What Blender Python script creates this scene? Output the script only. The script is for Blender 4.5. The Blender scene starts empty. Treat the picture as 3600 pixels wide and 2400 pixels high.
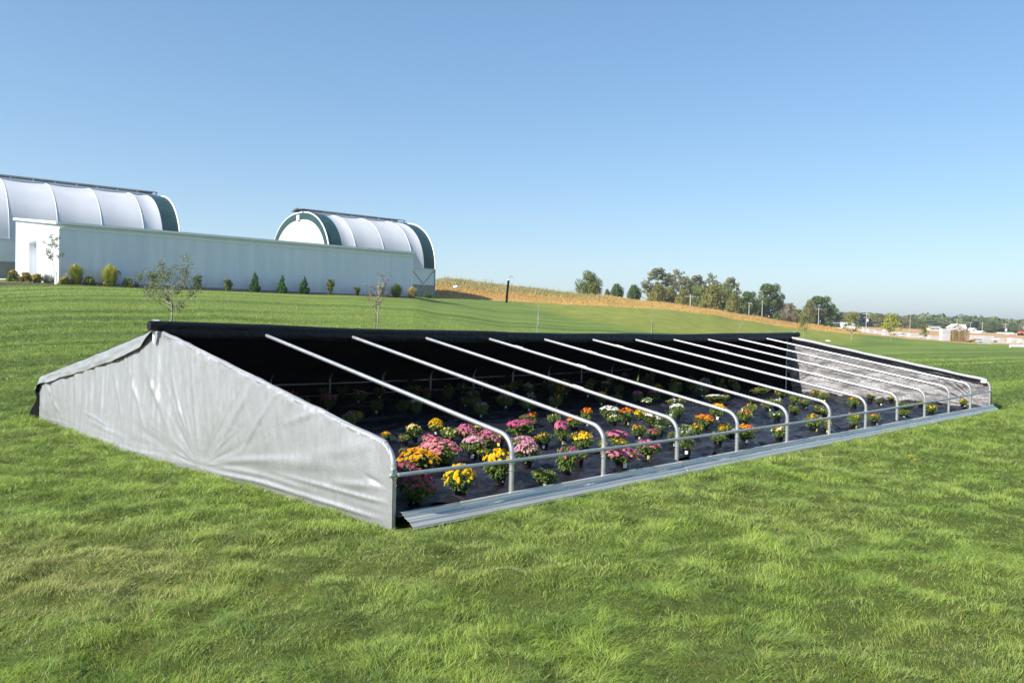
import bpy, math, random
import numpy as np
from mathutils import Vector, Matrix

S = bpy.context.scene
C = S.collection
PI = math.pi
R_ = math.radians

# ------------------------------------------------------------------ camera
FPX = 2888.0                                     # focal length in pixels of a 3600 px wide frame
def _rot(a, b, c):
    a, b, c = R_(a), R_(b), R_(c)
    ca, sa, cb, sb, cc, sc = math.cos(a), math.sin(a), math.cos(b), math.sin(b), math.cos(c), math.sin(c)
    return (np.array([[cc, -sc, 0], [sc, cc, 0], [0, 0, 1]]) @ np.array([[cb, 0, sb], [0, 1, 0], [-sb, 0, cb]])
            @ np.array([[1, 0, 0], [0, ca, -sa], [0, sa, ca]]))
RC = _rot(1.58, .03, 44.92)                      # rows: right, forward, up of the camera
CP = np.array([-3.621, -4.827, 1.499])
cam_d = bpy.data.cameras.new('camera')
cam = bpy.data.objects.new('camera', cam_d); C.objects.link(cam)
cam_d.sensor_width = 36.0; cam_d.lens = 36.0 * FPX / 3600.0
cam_d.clip_start = .05; cam_d.clip_end = 9000
Mx = Matrix.Identity(4)
for i in range(3):
    Mx[i][0] = RC[0][i]; Mx[i][1] = RC[2][i]; Mx[i][2] = -RC[1][i]; Mx[i][3] = CP[i]
cam.matrix_world = Mx
S.camera = cam
S.render.resolution_x = 1024; S.render.resolution_y = 682

# ------------------------------------------------------------------ sky and sun
SUN_EL = 38.0
SUN_AZ = 171.0                                   # degrees from +X towards +Y: where the sun stands
W = bpy.data.worlds.new('World'); S.world = W; W.use_nodes = True
nt = W.node_tree; nt.nodes.clear()
wo = nt.nodes.new('ShaderNodeOutputWorld'); bg = nt.nodes.new('ShaderNodeBackground')
sk = nt.nodes.new('ShaderNodeTexSky'); sk.sky_type = 'NISHITA'; sk.sun_disc = False
sk.sun_elevation = R_(SUN_EL); sk.sun_rotation = R_(90 - SUN_AZ)
sk.air_density = 1.0; sk.dust_density = 0.5; sk.ozone_density = 2.2; sk.altitude = 200
gm = nt.nodes.new('ShaderNodeGamma'); gm.inputs[1].default_value = .72
hs = nt.nodes.new('ShaderNodeHueSaturation'); hs.inputs['Saturation'].default_value = 1.30
ml = nt.nodes.new('ShaderNodeMix'); ml.data_type = 'RGBA'; ml.blend_type = 'MULTIPLY'; ml.inputs[0].default_value = 1; ml.inputs[7].default_value = (.91, .96, 1.0, 1)
nt.links.new(sk.outputs[0], gm.inputs[0]); nt.links.new(gm.outputs[0], hs.inputs['Color']); nt.links.new(hs.outputs[0], ml.inputs[6]); nt.links.new(ml.outputs[2], bg.inputs[0]); bg.inputs[1].default_value = .137
nt.links.new(bg.outputs[0], wo.inputs[0])
sd = bpy.data.lights.new('sun', 'SUN'); sd.energy = 4.9; sd.angle = R_(.53); sd.color = (1, .955, .88)
sun = bpy.data.objects.new('sun', sd); C.objects.link(sun)
sv = Vector((math.cos(R_(SUN_AZ)) * math.cos(R_(SUN_EL)), math.sin(R_(SUN_AZ)) * math.cos(R_(SUN_EL)), math.sin(R_(SUN_EL))))
sun.rotation_euler = sv.to_track_quat('Z', 'Y').to_euler(); sun.location = (-20, 5, 30)
S.view_settings.view_transform = 'Standard'; S.view_settings.look = 'None'
S.view_settings.exposure = 0.97; S.view_settings.gamma = 1.0

# ------------------------------------------------------------------ helpers
rng = np.random.default_rng(7)
rnd = random.Random(11)
def c2w(X, Y):                                   # ground coordinates measured right / ahead of the camera -> world x, y
    a = R_(44.92); s, c = math.sin(a), math.cos(a)
    return (CP[0] + X * c + Y * s, CP[1] - X * s + Y * c)
def w2c(x, y):
    a = R_(44.92); s, c = math.sin(a), math.cos(a)
    dx, dy = x - CP[0], y - CP[1]
    return dx * c - dy * s, dx * s + dy * c
def hor(px): return 1108 + .0199 * px
def at(px, py, Y):                               # the point seen at a photo pixel at a given distance
    d = RC.T @ np.array([(px - 1800) / FPX, 1, (1200 - py) / FPX])
    return CP + d * Y
def gnd(px, py, z=0.0):
    d = RC.T @ np.array([(px - 1800) / FPX, 1, (1200 - py) / FPX])
    return CP + d * ((z - CP[2]) / d[2])

def vnoise(x, y, seed=0):
    x = np.asarray(x, float); y = np.asarray(y, float)
    xi = np.floor(x).astype(np.int64); yi = np.floor(y).astype(np.int64)
    fx = x - xi; fy = y - yi; fx = fx * fx * (3 - 2 * fx); fy = fy * fy * (3 - 2 * fy)
    def h(a, b):
        n = (a * 374761393 + b * 668265263 + seed * 2147483647) & 0xffffffff
        n = ((n ^ (n >> 13)) * 1274126177) & 0xffffffff
        return ((n ^ (n >> 16)) & 0xffff) / 65535.0
    return (h(xi, yi) * (1 - fx) + h(xi + 1, yi) * fx) * (1 - fy) + (h(xi, yi + 1) * (1 - fx) + h(xi + 1, yi + 1) * fx) * fy
def fbm(x, y, seed=0, o=4):
    r = 0; a = 1; t = 0
    for i in range(o):
        r = r + a * vnoise(x * 2 ** i, y * 2 ** i, seed + i * 17); t += a; a *= .5
    return r / t

def link(o, parent=None):
    C.objects.link(o)
    if parent is not None: o.parent = parent
    return o
def mesh_np(name, V, F, mats, parent=None, smooth=False, mi=None, attrs=None):
    """V (n,3); F: an (m,k) array or a list of such arrays (k = 3 or 4)"""
    me = bpy.data.meshes.new(name)
    if isinstance(F, list) and F and not hasattr(F[0][0], '__len__'): F = np.asarray(F)
    Fs = [np.asarray(f) for f in (F if isinstance(F, list) else [F]) if len(f)]
    V = np.asarray(V, dtype=np.float32)
    me.vertices.add(len(V)); me.vertices.foreach_set('co', V.ravel())
    tot = np.concatenate([np.full(len(f), f.shape[1], dtype=np.int32) for f in Fs])
    lp = np.concatenate([f.astype(np.int32).ravel() for f in Fs])
    me.loops.add(len(lp)); me.loops.foreach_set('vertex_index', lp)
    me.polygons.add(len(tot))
    st = np.concatenate([[0], np.cumsum(tot)[:-1]]).astype(np.int32)
    me.polygons.foreach_set('loop_start', st); me.polygons.foreach_set('loop_total', tot)
    if mi is not None: me.polygons.foreach_set('material_index', np.asarray(mi, dtype=np.int32))
    me.polygons.foreach_set('use_smooth', np.full(len(tot), bool(smooth)))
    for m in (mats if isinstance(mats, (list, tuple)) else [mats]): me.materials.append(m)
    if attrs:
        for k, a in attrs.items():
            at_ = me.attributes.new(k, 'FLOAT', 'POINT'); at_.data.foreach_set('value', np.asarray(a, dtype=np.float32))
    me.update(calc_edges=True)
    return link(bpy.data.objects.new(name, me), parent)

class MB:
    def __init__(s): s.v = []; s.f3 = []; s.f4 = []; s.n = 0
    def add(s, V, F):
        V = np.asarray(V, float); F = np.asarray(F)
        s.v.append(V)
        (s.f3 if F.shape[1] == 3 else s.f4).append(F + s.n); s.n += len(V)
    def box(s, c, d, M=None):
        x, y, z = [q / 2 for q in d]
        V = np.array([[i * x, j * y, k * z] for i in (-1, 1) for j in (-1, 1) for k in (-1, 1)])
        if M is not None: V = V @ np.asarray(M).T
        s.add(V + np.asarray(c), [[0, 1, 3, 2], [4, 6, 7, 5], [0, 4, 5, 1], [2, 3, 7, 6], [0, 2, 6, 4], [1, 5, 7, 3]])
        return s
    def tube(s, P, r, n=10, caps=True):
        P = [np.asarray(p, float) for p in P]
        rs = r if hasattr(r, '__len__') else [r] * len(P)
        prev = None; V = []
        for i, p in enumerate(P):
            t = P[min(i + 1, len(P) - 1)] - P[max(i - 1, 0)]; t = t / (np.linalg.norm(t) + 1e-9)
            if prev is None:
                a = np.array([0, 0, 1.]) if abs(t[2]) < .9 else np.array([1., 0, 0])
                prev = np.cross(t, a)
            prev = prev - t * (prev @ t); prev /= np.linalg.norm(prev) + 1e-9
            b = np.cross(t, prev)
            for k in range(n):
                an = 2 * PI * k / n
                V.append(p + rs[i] * (math.cos(an) * prev + math.sin(an) * b))
        F = [[i * n + k, i * n + (k + 1) % n, (i + 1) * n + (k + 1) % n, (i + 1) * n + k] for i in range(len(P) - 1) for k in range(n)]
        s.add(V, F)
        if caps:
            for i, o in ((0, 1), (len(P) - 1, 0)):
                ring = np.array(V[i * n:(i + 1) * n]); c = P[i]
                s.add(np.vstack([ring, c]), [[k, (k + 1) % n, n] if not o else [(k + 1) % n, k, n] for k in range(n)])
        return s
    def lathe(s, prof, n=16, c=(0, 0, 0)):
        V = [[r * math.cos(2 * PI * k / n) + c[0], r * math.sin(2 * PI * k / n) + c[1], z + c[2]] for r, z in prof for k in range(n)]
        s.add(V, [[i * n + k, i * n + (k + 1) % n, (i + 1) * n + (k + 1) % n, (i + 1) * n + k] for i in range(len(prof) - 1) for k in range(n)])
        return s
    def build(s, name, mat, parent=None, smooth=False):
        F = []
        if s.f4: F.append(np.vstack(s.f4))
        if s.f3: F.append(np.vstack(s.f3))
        return mesh_np(name, np.vstack(s.v), F, mat, parent, smooth)

def grid_faces(nu, nv):
    a = np.arange(nu * nv).reshape(nu, nv)
    return np.stack([a[:-1, :-1], a[1:, :-1], a[1:, 1:], a[:-1, 1:]], -1).reshape(-1, 4)
def tag(o, label=None, cat=None, group=None, kind=None):
    if label: o['label'] = label
    if cat: o['category'] = cat
    if group: o['group'] = group
    if kind: o['kind'] = kind
    return o
def empty(name, loc=(0, 0, 0), rz=0):
    o = bpy.data.objects.new(name, None); o.empty_display_size = .2
    o.location = loc; o.rotation_euler = (0, 0, rz); return link(o)
KIDS = {}
def copy_tree(o, parent=None):
    c = o.copy(); C.objects.link(c)
    if parent is not None: c.parent = parent
    for ch in list(o.children): copy_tree(ch, c)
    return c

# ------------------------------------------------------------------ materials
class NM:
    def __init__(s, name):
        s.m = bpy.data.materials.new(name); s.m.use_nodes = True; s.t = s.m.node_tree
        s.t.nodes.clear(); s.out = s.n('ShaderNodeOutputMaterial')
    def n(s, typ, **k):
        x = s.t.nodes.new(typ)
        for a, b in k.items(): setattr(x, a, b)
        return x
    def l(s, a, b): s.t.links.new(a, b)
    def coord(s, kind='Object', scale=(1, 1, 1), rot=(0, 0, 0)):
        tc = s.n('ShaderNodeTexCoord'); mp = s.n('ShaderNodeMapping')
        mp.inputs['Scale'].default_value = scale; mp.inputs['Rotation'].default_value = rot
        s.l(tc.outputs[kind], mp.inputs[0]); return mp.outputs[0]
    def wpos(s, scale=(1, 1, 1)):
        g = s.n('ShaderNodeNewGeometry'); mp = s.n('ShaderNodeMapping'); mp.inputs['Scale'].default_value = scale
        s.l(g.outputs['Position'], mp.inputs[0]); return mp.outputs[0]
    def noise(s, co, scale, detail=4, rough=.55):
        x = s.n('ShaderNodeTexNoise'); x.inputs['Scale'].default_value = scale
        x.inputs['Detail'].default_value = detail; x.inputs['Roughness'].default_value = rough
        if co is not None: s.l(co, x.inputs['Vector'])
        return x.outputs[0]
    def ramp(s, f, stops):
        r = s.n('ShaderNodeValToRGB'); e = r.color_ramp.elements
        while len(e) < len(stops): e.new(.5)
        for q, (p, c) in zip(e, stops):
            q.position = p; q.color = (c if hasattr(c, '__len__') else (c, c, c)) + ((1,) if not hasattr(c, '__len__') or len(c) == 3 else ()) if hasattr(c, '__len__') else (c, c, c, 1)
        s.l(f, r.inputs[0]); return r.outputs[0]
    def mix(s, f, a, b, typ='MIX'):
        x = s.n('ShaderNodeMix'); x.data_type = 'RGBA'; x.blend_type = typ
        for sock, v in ((x.inputs[0], f), (x.inputs[6], a), (x.inputs[7], b)):
            if hasattr(v, 'is_linked'): s.l(v, sock)
            elif hasattr(v, '__len__'): sock.default_value = tuple(v) + (1,) if len(v) == 3 else v
            else: sock.default_value = v
        return x.outputs[2]
    def math(s, op, a, b=None, c=None):
        x = s.n('ShaderNodeMath'); x.operation = op
        for i, v in enumerate((a, b, c)):
            if v is None: continue
            if hasattr(v, 'is_linked'): s.l(v, x.inputs[i])
            else: x.inputs[i].default_value = v
        return x.outputs[0]
    def bump(s, h, strength=.3, dist=.02):
        b = s.n('ShaderNodeBump'); b.inputs['Strength'].default_value = strength; b.inputs['Distance'].default_value = dist
        s.l(h, b.inputs['Height']); return b.outputs[0]
    def pbsdf(s, col, rough=.6, metal=0., normal=None, spec=.5, trans=None):
        p = s.n('ShaderNodeBsdfPrincipled')
        for k, v in (('Base Color', col), ('Roughness', rough), ('Metallic', metal), ('Specular IOR Level', spec)):
            if hasattr(v, 'is_linked'): s.l(v, p.inputs[k])
            else: p.inputs[k].default_value = tuple(v) + (1,) if hasattr(v, '__len__') else v
        if normal is not None: s.l(normal, p.inputs['Normal'])
        if trans is None: s.l(p.outputs[0], s.out.inputs[0])
        else:
            tr = s.n('ShaderNodeBsdfTranslucent'); mx = s.n('ShaderNodeMixShader'); mx.inputs[0].default_value = trans
            if hasattr(col, 'is_linked'): s.l(col, tr.inputs[0])
            else: tr.inputs[0].default_value = tuple(col) + (1,)
            s.l(p.outputs[0], mx.inputs[1]); s.l(tr.outputs[0], mx.inputs[2]); s.l(mx.outputs[0], s.out.inputs[0])
        return s.m

def m_noisy(name, c1, c2, scale=3, rough=.6, metal=0., bump=0., bscale=30, spec=.5, trans=None, kind='Object', cs=(1, 1, 1)):
    a = NM(name); co = a.coord(kind, cs)
    f = a.noise(co, scale, 5); col = a.mix(a.ramp(f, [(.3, 0.), (.7, 1.)]), c1, c2)
    nr = a.bump(a.noise(co, bscale, 4), bump, .02) if bump else None
    return a.pbsdf(col, rough, metal, nr, spec, trans)
def m_leaf(name, c1, c2, trans=.3, rough=.55, kindscale=2.5):
    a = NM(name); g = a.n('ShaderNodeNewGeometry'); oi = a.n('ShaderNodeObjectInfo')
    f = a.math('ADD', a.math('MULTIPLY', g.outputs['Random Per Island'], .75), a.math('MULTIPLY', a.noise(a.wpos(), kindscale, 3), .35))
    col = a.mix(f, c1, c2)
    col = a.mix(a.math('MULTIPLY', oi.outputs['Random'], .25), col, tuple(min(1, q * 1.5) for q in c2))
    return a.pbsdf(col, rough, 0, None, .25, trans)

M = {}
# lawn ground (with fields farther off) --------------------------------
a = NM('lawn_ground')
pos = a.wpos()
sp = a.n('ShaderNodeSeparateXYZ'); a.l(pos, sp.inputs[0])
st1 = a.noise(a.wpos((.02, .50, 0)), 1.0, 2, .5)
st2 = a.noise(a.wpos((.05, 1.9, 0)), 1.0, 3, .6)
st3 = a.noise(a.wpos((.25, 6.5, .0)), 1.0, 4, .6)
big = a.noise(pos, .09, 4); med = a.noise(pos, .9, 5, .65); fin = a.noise(pos, 9, 6, .75)
lawn = a.mix(a.ramp(st1, [(.45, 0.), (.55, 1.)]), (.064, .130, .014), (.215, .285, .048))
lawn = a.mix(a.math('MULTIPLY', a.ramp(st2, [(.35, 0.), (.62, 1.)]), .45), lawn, (.18, .24, .055))
lawn = a.mix(a.math('MULTIPLY', a.ramp(st3, [(.36, 1.), (.5, 0.)]), .65), lawn, (.050, .095, .014))
lawn = a.mix(a.math('MULTIPLY', a.ramp(med, [(.35, 0.), (.75, 1.)]), .5), lawn, (.18, .215, .070))
lawn = a.mix(a.math('MULTIPLY', a.ramp(fin, [(.3, 1.), (.6, 0.)]), .5), lawn, (.040, .075, .012))
near = a.math('MULTIPLY', a.ramp(big, [(.45, 0.), (.75, 1.)]), .35)
lawn = a.mix(near, lawn, (.17, .20, .06))
at1 = a.n('ShaderNodeAttribute', attribute_name='edge').outputs['Fac']    # metres past the mown edge
at2 = a.n('ShaderNodeAttribute', attribute_name='bed').outputs['Fac']
at3 = a.n('ShaderNodeAttribute', attribute_name='rough').outputs['Fac']   # unmown yellow-green stretch
yl = a.mix(a.ramp(a.noise(pos, .5, 5, .75), [(.35, 0.), (.65, 1.)]), (.13, .165, .026), (.25, .26, .055))
lawn = a.mix(a.ramp(at3, [(.35, 0.), (.65, 1.)]), lawn, yl)
jit = a.math('MULTIPLY', a.math('SUBTRACT', a.noise(pos, .5, 3), .5), 3.)
dry = a.mix(a.ramp(a.noise(a.wpos((.4, .4, 1)), 1.2, 5, .7), [(.3, 0.), (.7, 1.)]), (.34, .205, .065), (.53, .36, .14))
top = a.mix(a.ramp(a.noise(a.wpos((.2, .2, 1)), .6, 4, .7), [(.35, 0.), (.65, 1.)]), (.22, .20, .06), (.36, .31, .14))
at4 = a.n('ShaderNodeAttribute', attribute_name='crest').outputs['Fac']
dry = a.mix(a.ramp(a.math('ADD', at4, a.math('MULTIPLY', jit, .08)), [(.2, 0.), (.55, 1.)]), dry, top)
at5 = a.n('ShaderNodeAttribute', attribute_name='far').outputs['Fac']
crop = a.mix(a.noise(a.wpos((.02, .3, 0)), 1, 4), (.34, .21, .09), (.48, .31, .15))
dry = a.mix(at5, dry, crop)
col = a.mix(a.ramp(a.math('ADD', at1, jit), [(.0, 0.), (.6, 1.)]), lawn, dry)
nr_ = a.n('ShaderNodeAttribute', attribute_name='thatch_shade').outputs['Fac']
col = a.mix(nr_, col, a.mix(fin, (.050, .078, .012), (.130, .150, .040)))  # near ground mixed to darker thatch, partly painted shade between the blades
mul = a.mix(a.noise(pos, 6, 5, .8), (.035, .018, .014), (.11, .062, .048))
col = a.mix(a.ramp(a.math('ADD', at2, a.math('MULTIPLY', jit, .06)), [(.45, 0.), (.55, 1.)]), col, mul)
hb = a.math('ADD', a.noise(pos, 28, 5, .8), a.math('MULTIPLY', a.noise(pos, 3., 4, .6), 1.6))
M['ground'] = a.pbsdf(col, .9, 0, a.bump(hb, .9, .06), .15)

# grass blades ---------------------------------------------------------
a = NM('grass_blade')
pos = a.wpos()
tint = a.n('ShaderNodeAttribute', attribute_name='tint').outputs['Fac']
tip = a.n('ShaderNodeAttribute', attribute_name='tip').outputs['Fac']
st = a.ramp(a.noise(a.wpos((.02, .50, 0)), 1.0, 2, .5), [(.44, 1.), (.56, 0.)]); st_ = a.ramp(a.noise(a.wpos((.06, 1.7, 0)), 1.0, 3, .6), [(.36, 1.), (.5, 0.)]); b1 = a.noise(pos, .55, 3, .6); b2 = a.noise(a.wpos((1, 1, 0)), 2.6, 5, .6)
col = a.mix(tint, (.100, .20, .012), (.40, .54, .080))
col = a.mix(a.math('MULTIPLY', a.ramp(b1, [(.42, 0.), (.66, 1.)]), .55), col, (.42, .49, .13))
col = a.mix(a.math('MULTIPLY', a.ramp(b2, [(.38, 1.), (.54, 0.)]), .8), col, (.055, .13, .010))
fy = a.n('ShaderNodeAttribute', attribute_name='away').outputs['Fac']
col = a.mix(a.math('MULTIPLY', a.math('MULTIPLY', st, .8), fy), col, (.045, .100, .012)); col = a.mix(a.math('MULTIPLY', a.math('MULTIPLY', st_, .75), fy), col, (.040, .095, .010))
dryp = a.n('ShaderNodeAttribute', attribute_name='dry').outputs['Fac']
col = a.mix(dryp, col, (.52, .42, .18))
col = a.mix(a.math('MULTIPLY', tip, .25), col, (.50, .68, .19))
M['grass'] = a.pbsdf(col, .45, 0, None, .4, .40)

a = NM('dry_grass_blade')
tint = a.n('ShaderNodeAttribute', attribute_name='tint').outputs['Fac']
kind = a.n('ShaderNodeAttribute', attribute_name='dry').outputs['Fac']
col = a.mix(tint, (.38, .225, .070), (.60, .41, .155))
col = a.mix(kind, col, a.mix(tint, (.16, .17, .04), (.42, .38, .20)))
M['dry_grass'] = a.pbsdf(col, .8, 0, None, .1, .3)

# fabrics and metals ---------------------------------------------------
a = NM('silver_cover')
co = a.coord('Object')
w = a.noise(a.coord('Object', (1, 3.5, 1.0)), 2.2, 6, .6)
wr = a.math('ADD', a.noise(a.coord('Object', (1, 16, 3.)), 1.3, 6, .66), a.math('MULTIPLY', a.noise(a.coord('Object', (1, 7, 6), (.6, 0, 0)), 1.7, 5, .6), .6))
fine = a.noise(co, 55, 3, .6)
h = a.math('ADD', a.math('MULTIPLY', wr, .55), a.math('MULTIPLY', fine, .03))
col = a.mix(w, (.235, .24, .252), (.335, .34, .348))
M['silver'] = a.pbsdf(col, .40, .30, a.bump(h, .6, .03), .6)
a = NM('silver_cover_inside')
h = a.math('ADD', a.noise(a.coord('Object', (1, .9, 4), (.5, 0, 0)), 1.3, 3, .5), a.math('MULTIPLY', a.noise(a.coord('Object', (1, 9, 2)), 1.5, 4, .6), .5))
col = a.mix(a.noise(a.coord('Object', (1, 1, 2)), 1.0, 5, .6), (.085, .083, .088), (.30, .285, .28))
M['silver_in'] = a.pbsdf(col, .50, .12, a.bump(h, .65, .14), .45)
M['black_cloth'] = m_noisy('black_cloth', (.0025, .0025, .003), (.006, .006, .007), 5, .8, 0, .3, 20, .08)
a = NM('roll_cloth')
h = a.math('ADD', a.noise(a.coord('Object', (1.2, 9, 9)), 1.5, 5, .6), a.math('MULTIPLY', a.noise(a.coord('Object', (5, 5, 5), (0, 0, .6)), 2.5, 4), .8))
M['roll'] = a.pbsdf((.006, .006, .007), .42, 0, a.bump(h, .9, .05), .28)
a = NM('ground_cloth')
co = a.coord('Object')
def ridged(a, co, sc):
    x = a.n('ShaderNodeTexNoise'); x.noise_type = 'RIDGED_MULTIFRACTAL'; x.inputs['Scale'].default_value = sc; x.inputs['Detail'].default_value = 4
    a.l(co, x.inputs['Vector']); return x.outputs[0]
rg = ridged(a, a.coord('Object', (.55, 1.5, 1), (0, 0, .35)), 1.5); rg2 = ridged(a, a.coord('Object', (1.3, .7, 1), (0, 0, -.3)), 2.6)
h = a.math('ADD', a.math('MULTIPLY', rg, .5), a.math('ADD', a.math('MULTIPLY', rg2, .25), a.math('MULTIPLY', a.noise(a.coord('Object', (1.2, 4, 1)), 1.7, 5, .6), .8)))
col = a.mix(a.ramp(a.noise(co, 1.3, 6, .7), [(.4, 0.), (.7, 1.)]), (.005, .005, .008), (.034, .032, .039))
col = a.mix(a.math('MULTIPLY', a.ramp(rg, [(.55, 0.), (.95, 1.)]), .35), col, (.075, .075, .095))  # wrinkle crests painted lighter and bluish, dust streaks standing in for highlights
M['weedcloth'] = a.pbsdf(col, a.mix(a.noise(co, 4, 3), (.24,) * 3, (.42,) * 3), 0, a.bump(h, 1., .17), .38)
a = NM('galvanised_pipe')
co = a.coord('Object', (1, 1, 1))
col = a.mix(a.ramp(a.noise(co, 14, 4, .7), [(.35, 0.), (.65, 1.)]), (.42, .425, .43), (.56, .56, .56))
M['pipe'] = a.pbsdf(col, a.mix(a.noise(co, 30, 3), (.34,) * 3, (.50,) * 3), .75, a.bump(a.noise(co, 120, 2), .08, .002), .5)
a = NM('baseboard_metal')
co = a.coord('Object', (1.5, 14, 14))
col = a.mix(a.ramp(a.noise(co, 1.5, 5, .7), [(.3, 0.), (.7, 1.)]), (.42, .41, .375), (.56, .55, .51))
M['board'] = a.pbsdf(col, a.mix(a.noise(a.coord('Object', (1, 8, 8)), 2, 4), (.20,) * 3, (.34,) * 3), .42, a.bump(a.noise(a.coord('Object', (.8, 2, 2)), 2, 2), .05, .01), .5)
M['bolt'] = m_noisy('bolt_metal', (.5, .5, .5), (.6, .6, .6), 30, .35, .8)
M['strap'] = m_noisy('strap_fabric', (.50, .56, .62), (.66, .70, .74), 12, .5)

# buildings ------------------------------------------------------------
def m_panel(name, c1, c2, seam=1.2):
    a = NM(name); co = a.coord('Object')
    s_ = a.n('ShaderNodeSeparateXYZ'); a.l(co, s_.inputs[0])
    xy = a.math('ADD', s_.outputs[0], s_.outputs[1])
    fr = a.math('FRACT', a.math('DIVIDE', xy, seam))
    ln = a.math('LESS_THAN', fr, .012)
    fr2 = a.math('FRACT', a.math('DIVIDE', xy, .3))
    rib = a.math('MULTIPLY', a.math('LESS_THAN', fr2, .06), .3)
    col = a.mix(a.ramp(a.noise(a.coord('Object', (1.6, 1.6, .12)), .9, 6, .65), [(.3, 0.), (.7, 1.)]), c1, c2)
    zz = a.math('SUBTRACT', 5.3, a.math('ADD', s_.outputs[2], a.noise(a.coord('Object', (3, 3, .2)), 1., 5, .7)))
    dirt = a.math('MULTIPLY', a.math('MINIMUM', a.math('MAXIMUM', zz, 0.), 1.), .30)
    col = a.mix(dirt, col, (.40, .39, .36))
    col = a.mix(a.math('MULTIPLY', ln, .35), col, (.35, .37, .38))
    return a.pbsdf(col, .5, 0, a.bump(a.math('ADD', ln, rib), -.4, .01), .4)
M['panel'] = m_panel('white_wall_panel', (.56, .625, .725), (.70, .745, .81))
M['trim'] = m_noisy('white_trim', (.70, .72, .74), (.76, .78, .79), 3, .4)
M['door_white'] = m_noisy('white_door', (.74, .73, .71), (.78, .77, .75), 2, .5)
M['film'] = m_noisy('white_greenhouse_film', (.56, .57, .61), (.62, .63, .66), .6, .38, 0, .12, 1.2, .5, .15)
M['film_dark'] = m_noisy('dark_green_shade_film', (.010, .038, .040), (.022, .062, .062), 1.5, .45, 0, .1, 2, .5)
M['film_wall'] = m_noisy('white_side_film', (.66, .68, .74), (.74, .75, .80), 1., .5, 0, .2, 2, .4, .1)
M['concrete'] = m_noisy('concrete_knee_wall', (.22, .22, .22), (.34, .34, .33), 1.5, .85, 0, .4, 12, .2)
M['vent_metal'] = m_noisy('ridge_vent_metal', (.16, .19, .21), (.30, .33, .35), 2, .4, .6)
M['rib'] = m_noisy('arch_rib_tape', (.50, .56, .62), (.58, .63, .68), 2, .5)

# plants ---------------------------------------------------------------
M['bark'] = m_noisy('bark', (.075, .055, .042), (.16, .125, .10), 8, .9, 0, .5, 20, .1)
M['bark_grey'] = m_noisy('grey_bark', (.20, .18, .16), (.36, .33, .30), 10, .85, 0, .4, 20, .1)
M['wood_stake'] = m_noisy('weathered_stake', (.05, .038, .03), (.12, .09, .065), 9, .9)
M['metal_stake'] = m_noisy('metal_stake', (.35, .36, .36), (.5, .5, .5), 9, .5, .4)
M['guard'] = m_noisy('white_tree_guard', (.76, .76, .76), (.84, .84, .84), 4, .6)
M['leaf_dark'] = m_leaf('leaf_dark_green', (0.04, 0.075, 0.014), (0.105, 0.15, 0.034), .25)
M['leaf_mid'] = m_leaf('leaf_mid_green', (0.07, 0.105, 0.02), (0.165, 0.195, 0.05), .3)
M['leaf_olive'] = m_leaf('leaf_olive', (0.115, 0.125, 0.026), (0.26, 0.24, 0.06), .3)
M['leaf_grey'] = m_leaf('leaf_grey_green', (0.13, 0.14, 0.065), (0.29, 0.285, 0.15), .3)
M['leaf_dry'] = m_leaf('leaf_dry_brown', (.12, .085, .045), (.24, .18, .10), .2)
M['leaf_blue'] = m_leaf('leaf_conifer', (0.028, 0.055, 0.03), (0.07, 0.105, 0.06), .1)
M['leaf_apple'] = m_leaf('leaf_apple', (.085, .115, .045), (.24, .26, .14), .35)
M['leaf_thuja'] = m_leaf('leaf_arborvitae', (.018, .060, .010), (.050, .125, .018), .2)
M['leaf_lime'] = m_leaf('leaf_lime', (.20, .23, .025), (.42, .42, .07), .3)
M['leaf_gold'] = m_leaf('leaf_gold', (.34, .17, .02), (.55, .36, .06), .3)
M['leaf_silver'] = m_leaf('leaf_silver', (.20, .23, .16), (.38, .40, .32), .3)
M['leaf_tan'] = m_leaf('leaf_tan', (.34, .26, .10), (.52, .44, .20), .3)
M['leaf_mum'] = m_leaf('leaf_chrysanthemum', (.045, .085, .014), (.175, .24, .055), .35, .5, 14)
M['pot'] = m_noisy('black_plastic_pot', (.010, .010, .011), (.020, .020, .022), 9, .38, 0, .1, 40)
M['soil'] = m_noisy('potting_soil', (.02, .014, .01), (.06, .042, .03), 60, .95)
M['tagw'] = m_noisy('white_care_label', (.70, .72, .74), (.80, .80, .80), 40, .5)
M['tagy'] = m_noisy('yellow_care_label', (.80, .62, .12), (.82, .80, .60), 30, .5)
M['apple'] = m_noisy('red_apple_skin', (.20, .035, .028), (.32, .12, .08), 30, .4)
def m_bloom(name, c1, c2, cc):
    a = NM(name); g = a.n('ShaderNodeNewGeometry')
    t = a.n('ShaderNodeAttribute', attribute_name='tip').outputs['Fac']
    r = a.n('ShaderNodeAttribute', attribute_name='tint').outputs['Fac']
    col = a.mix(r, c1, c2); col = a.mix(a.ramp(t, [(.0, 1.), (.55, 0.)]), col, cc)
    return a.pbsdf(col, .55, 0, None, .25, .25)
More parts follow.
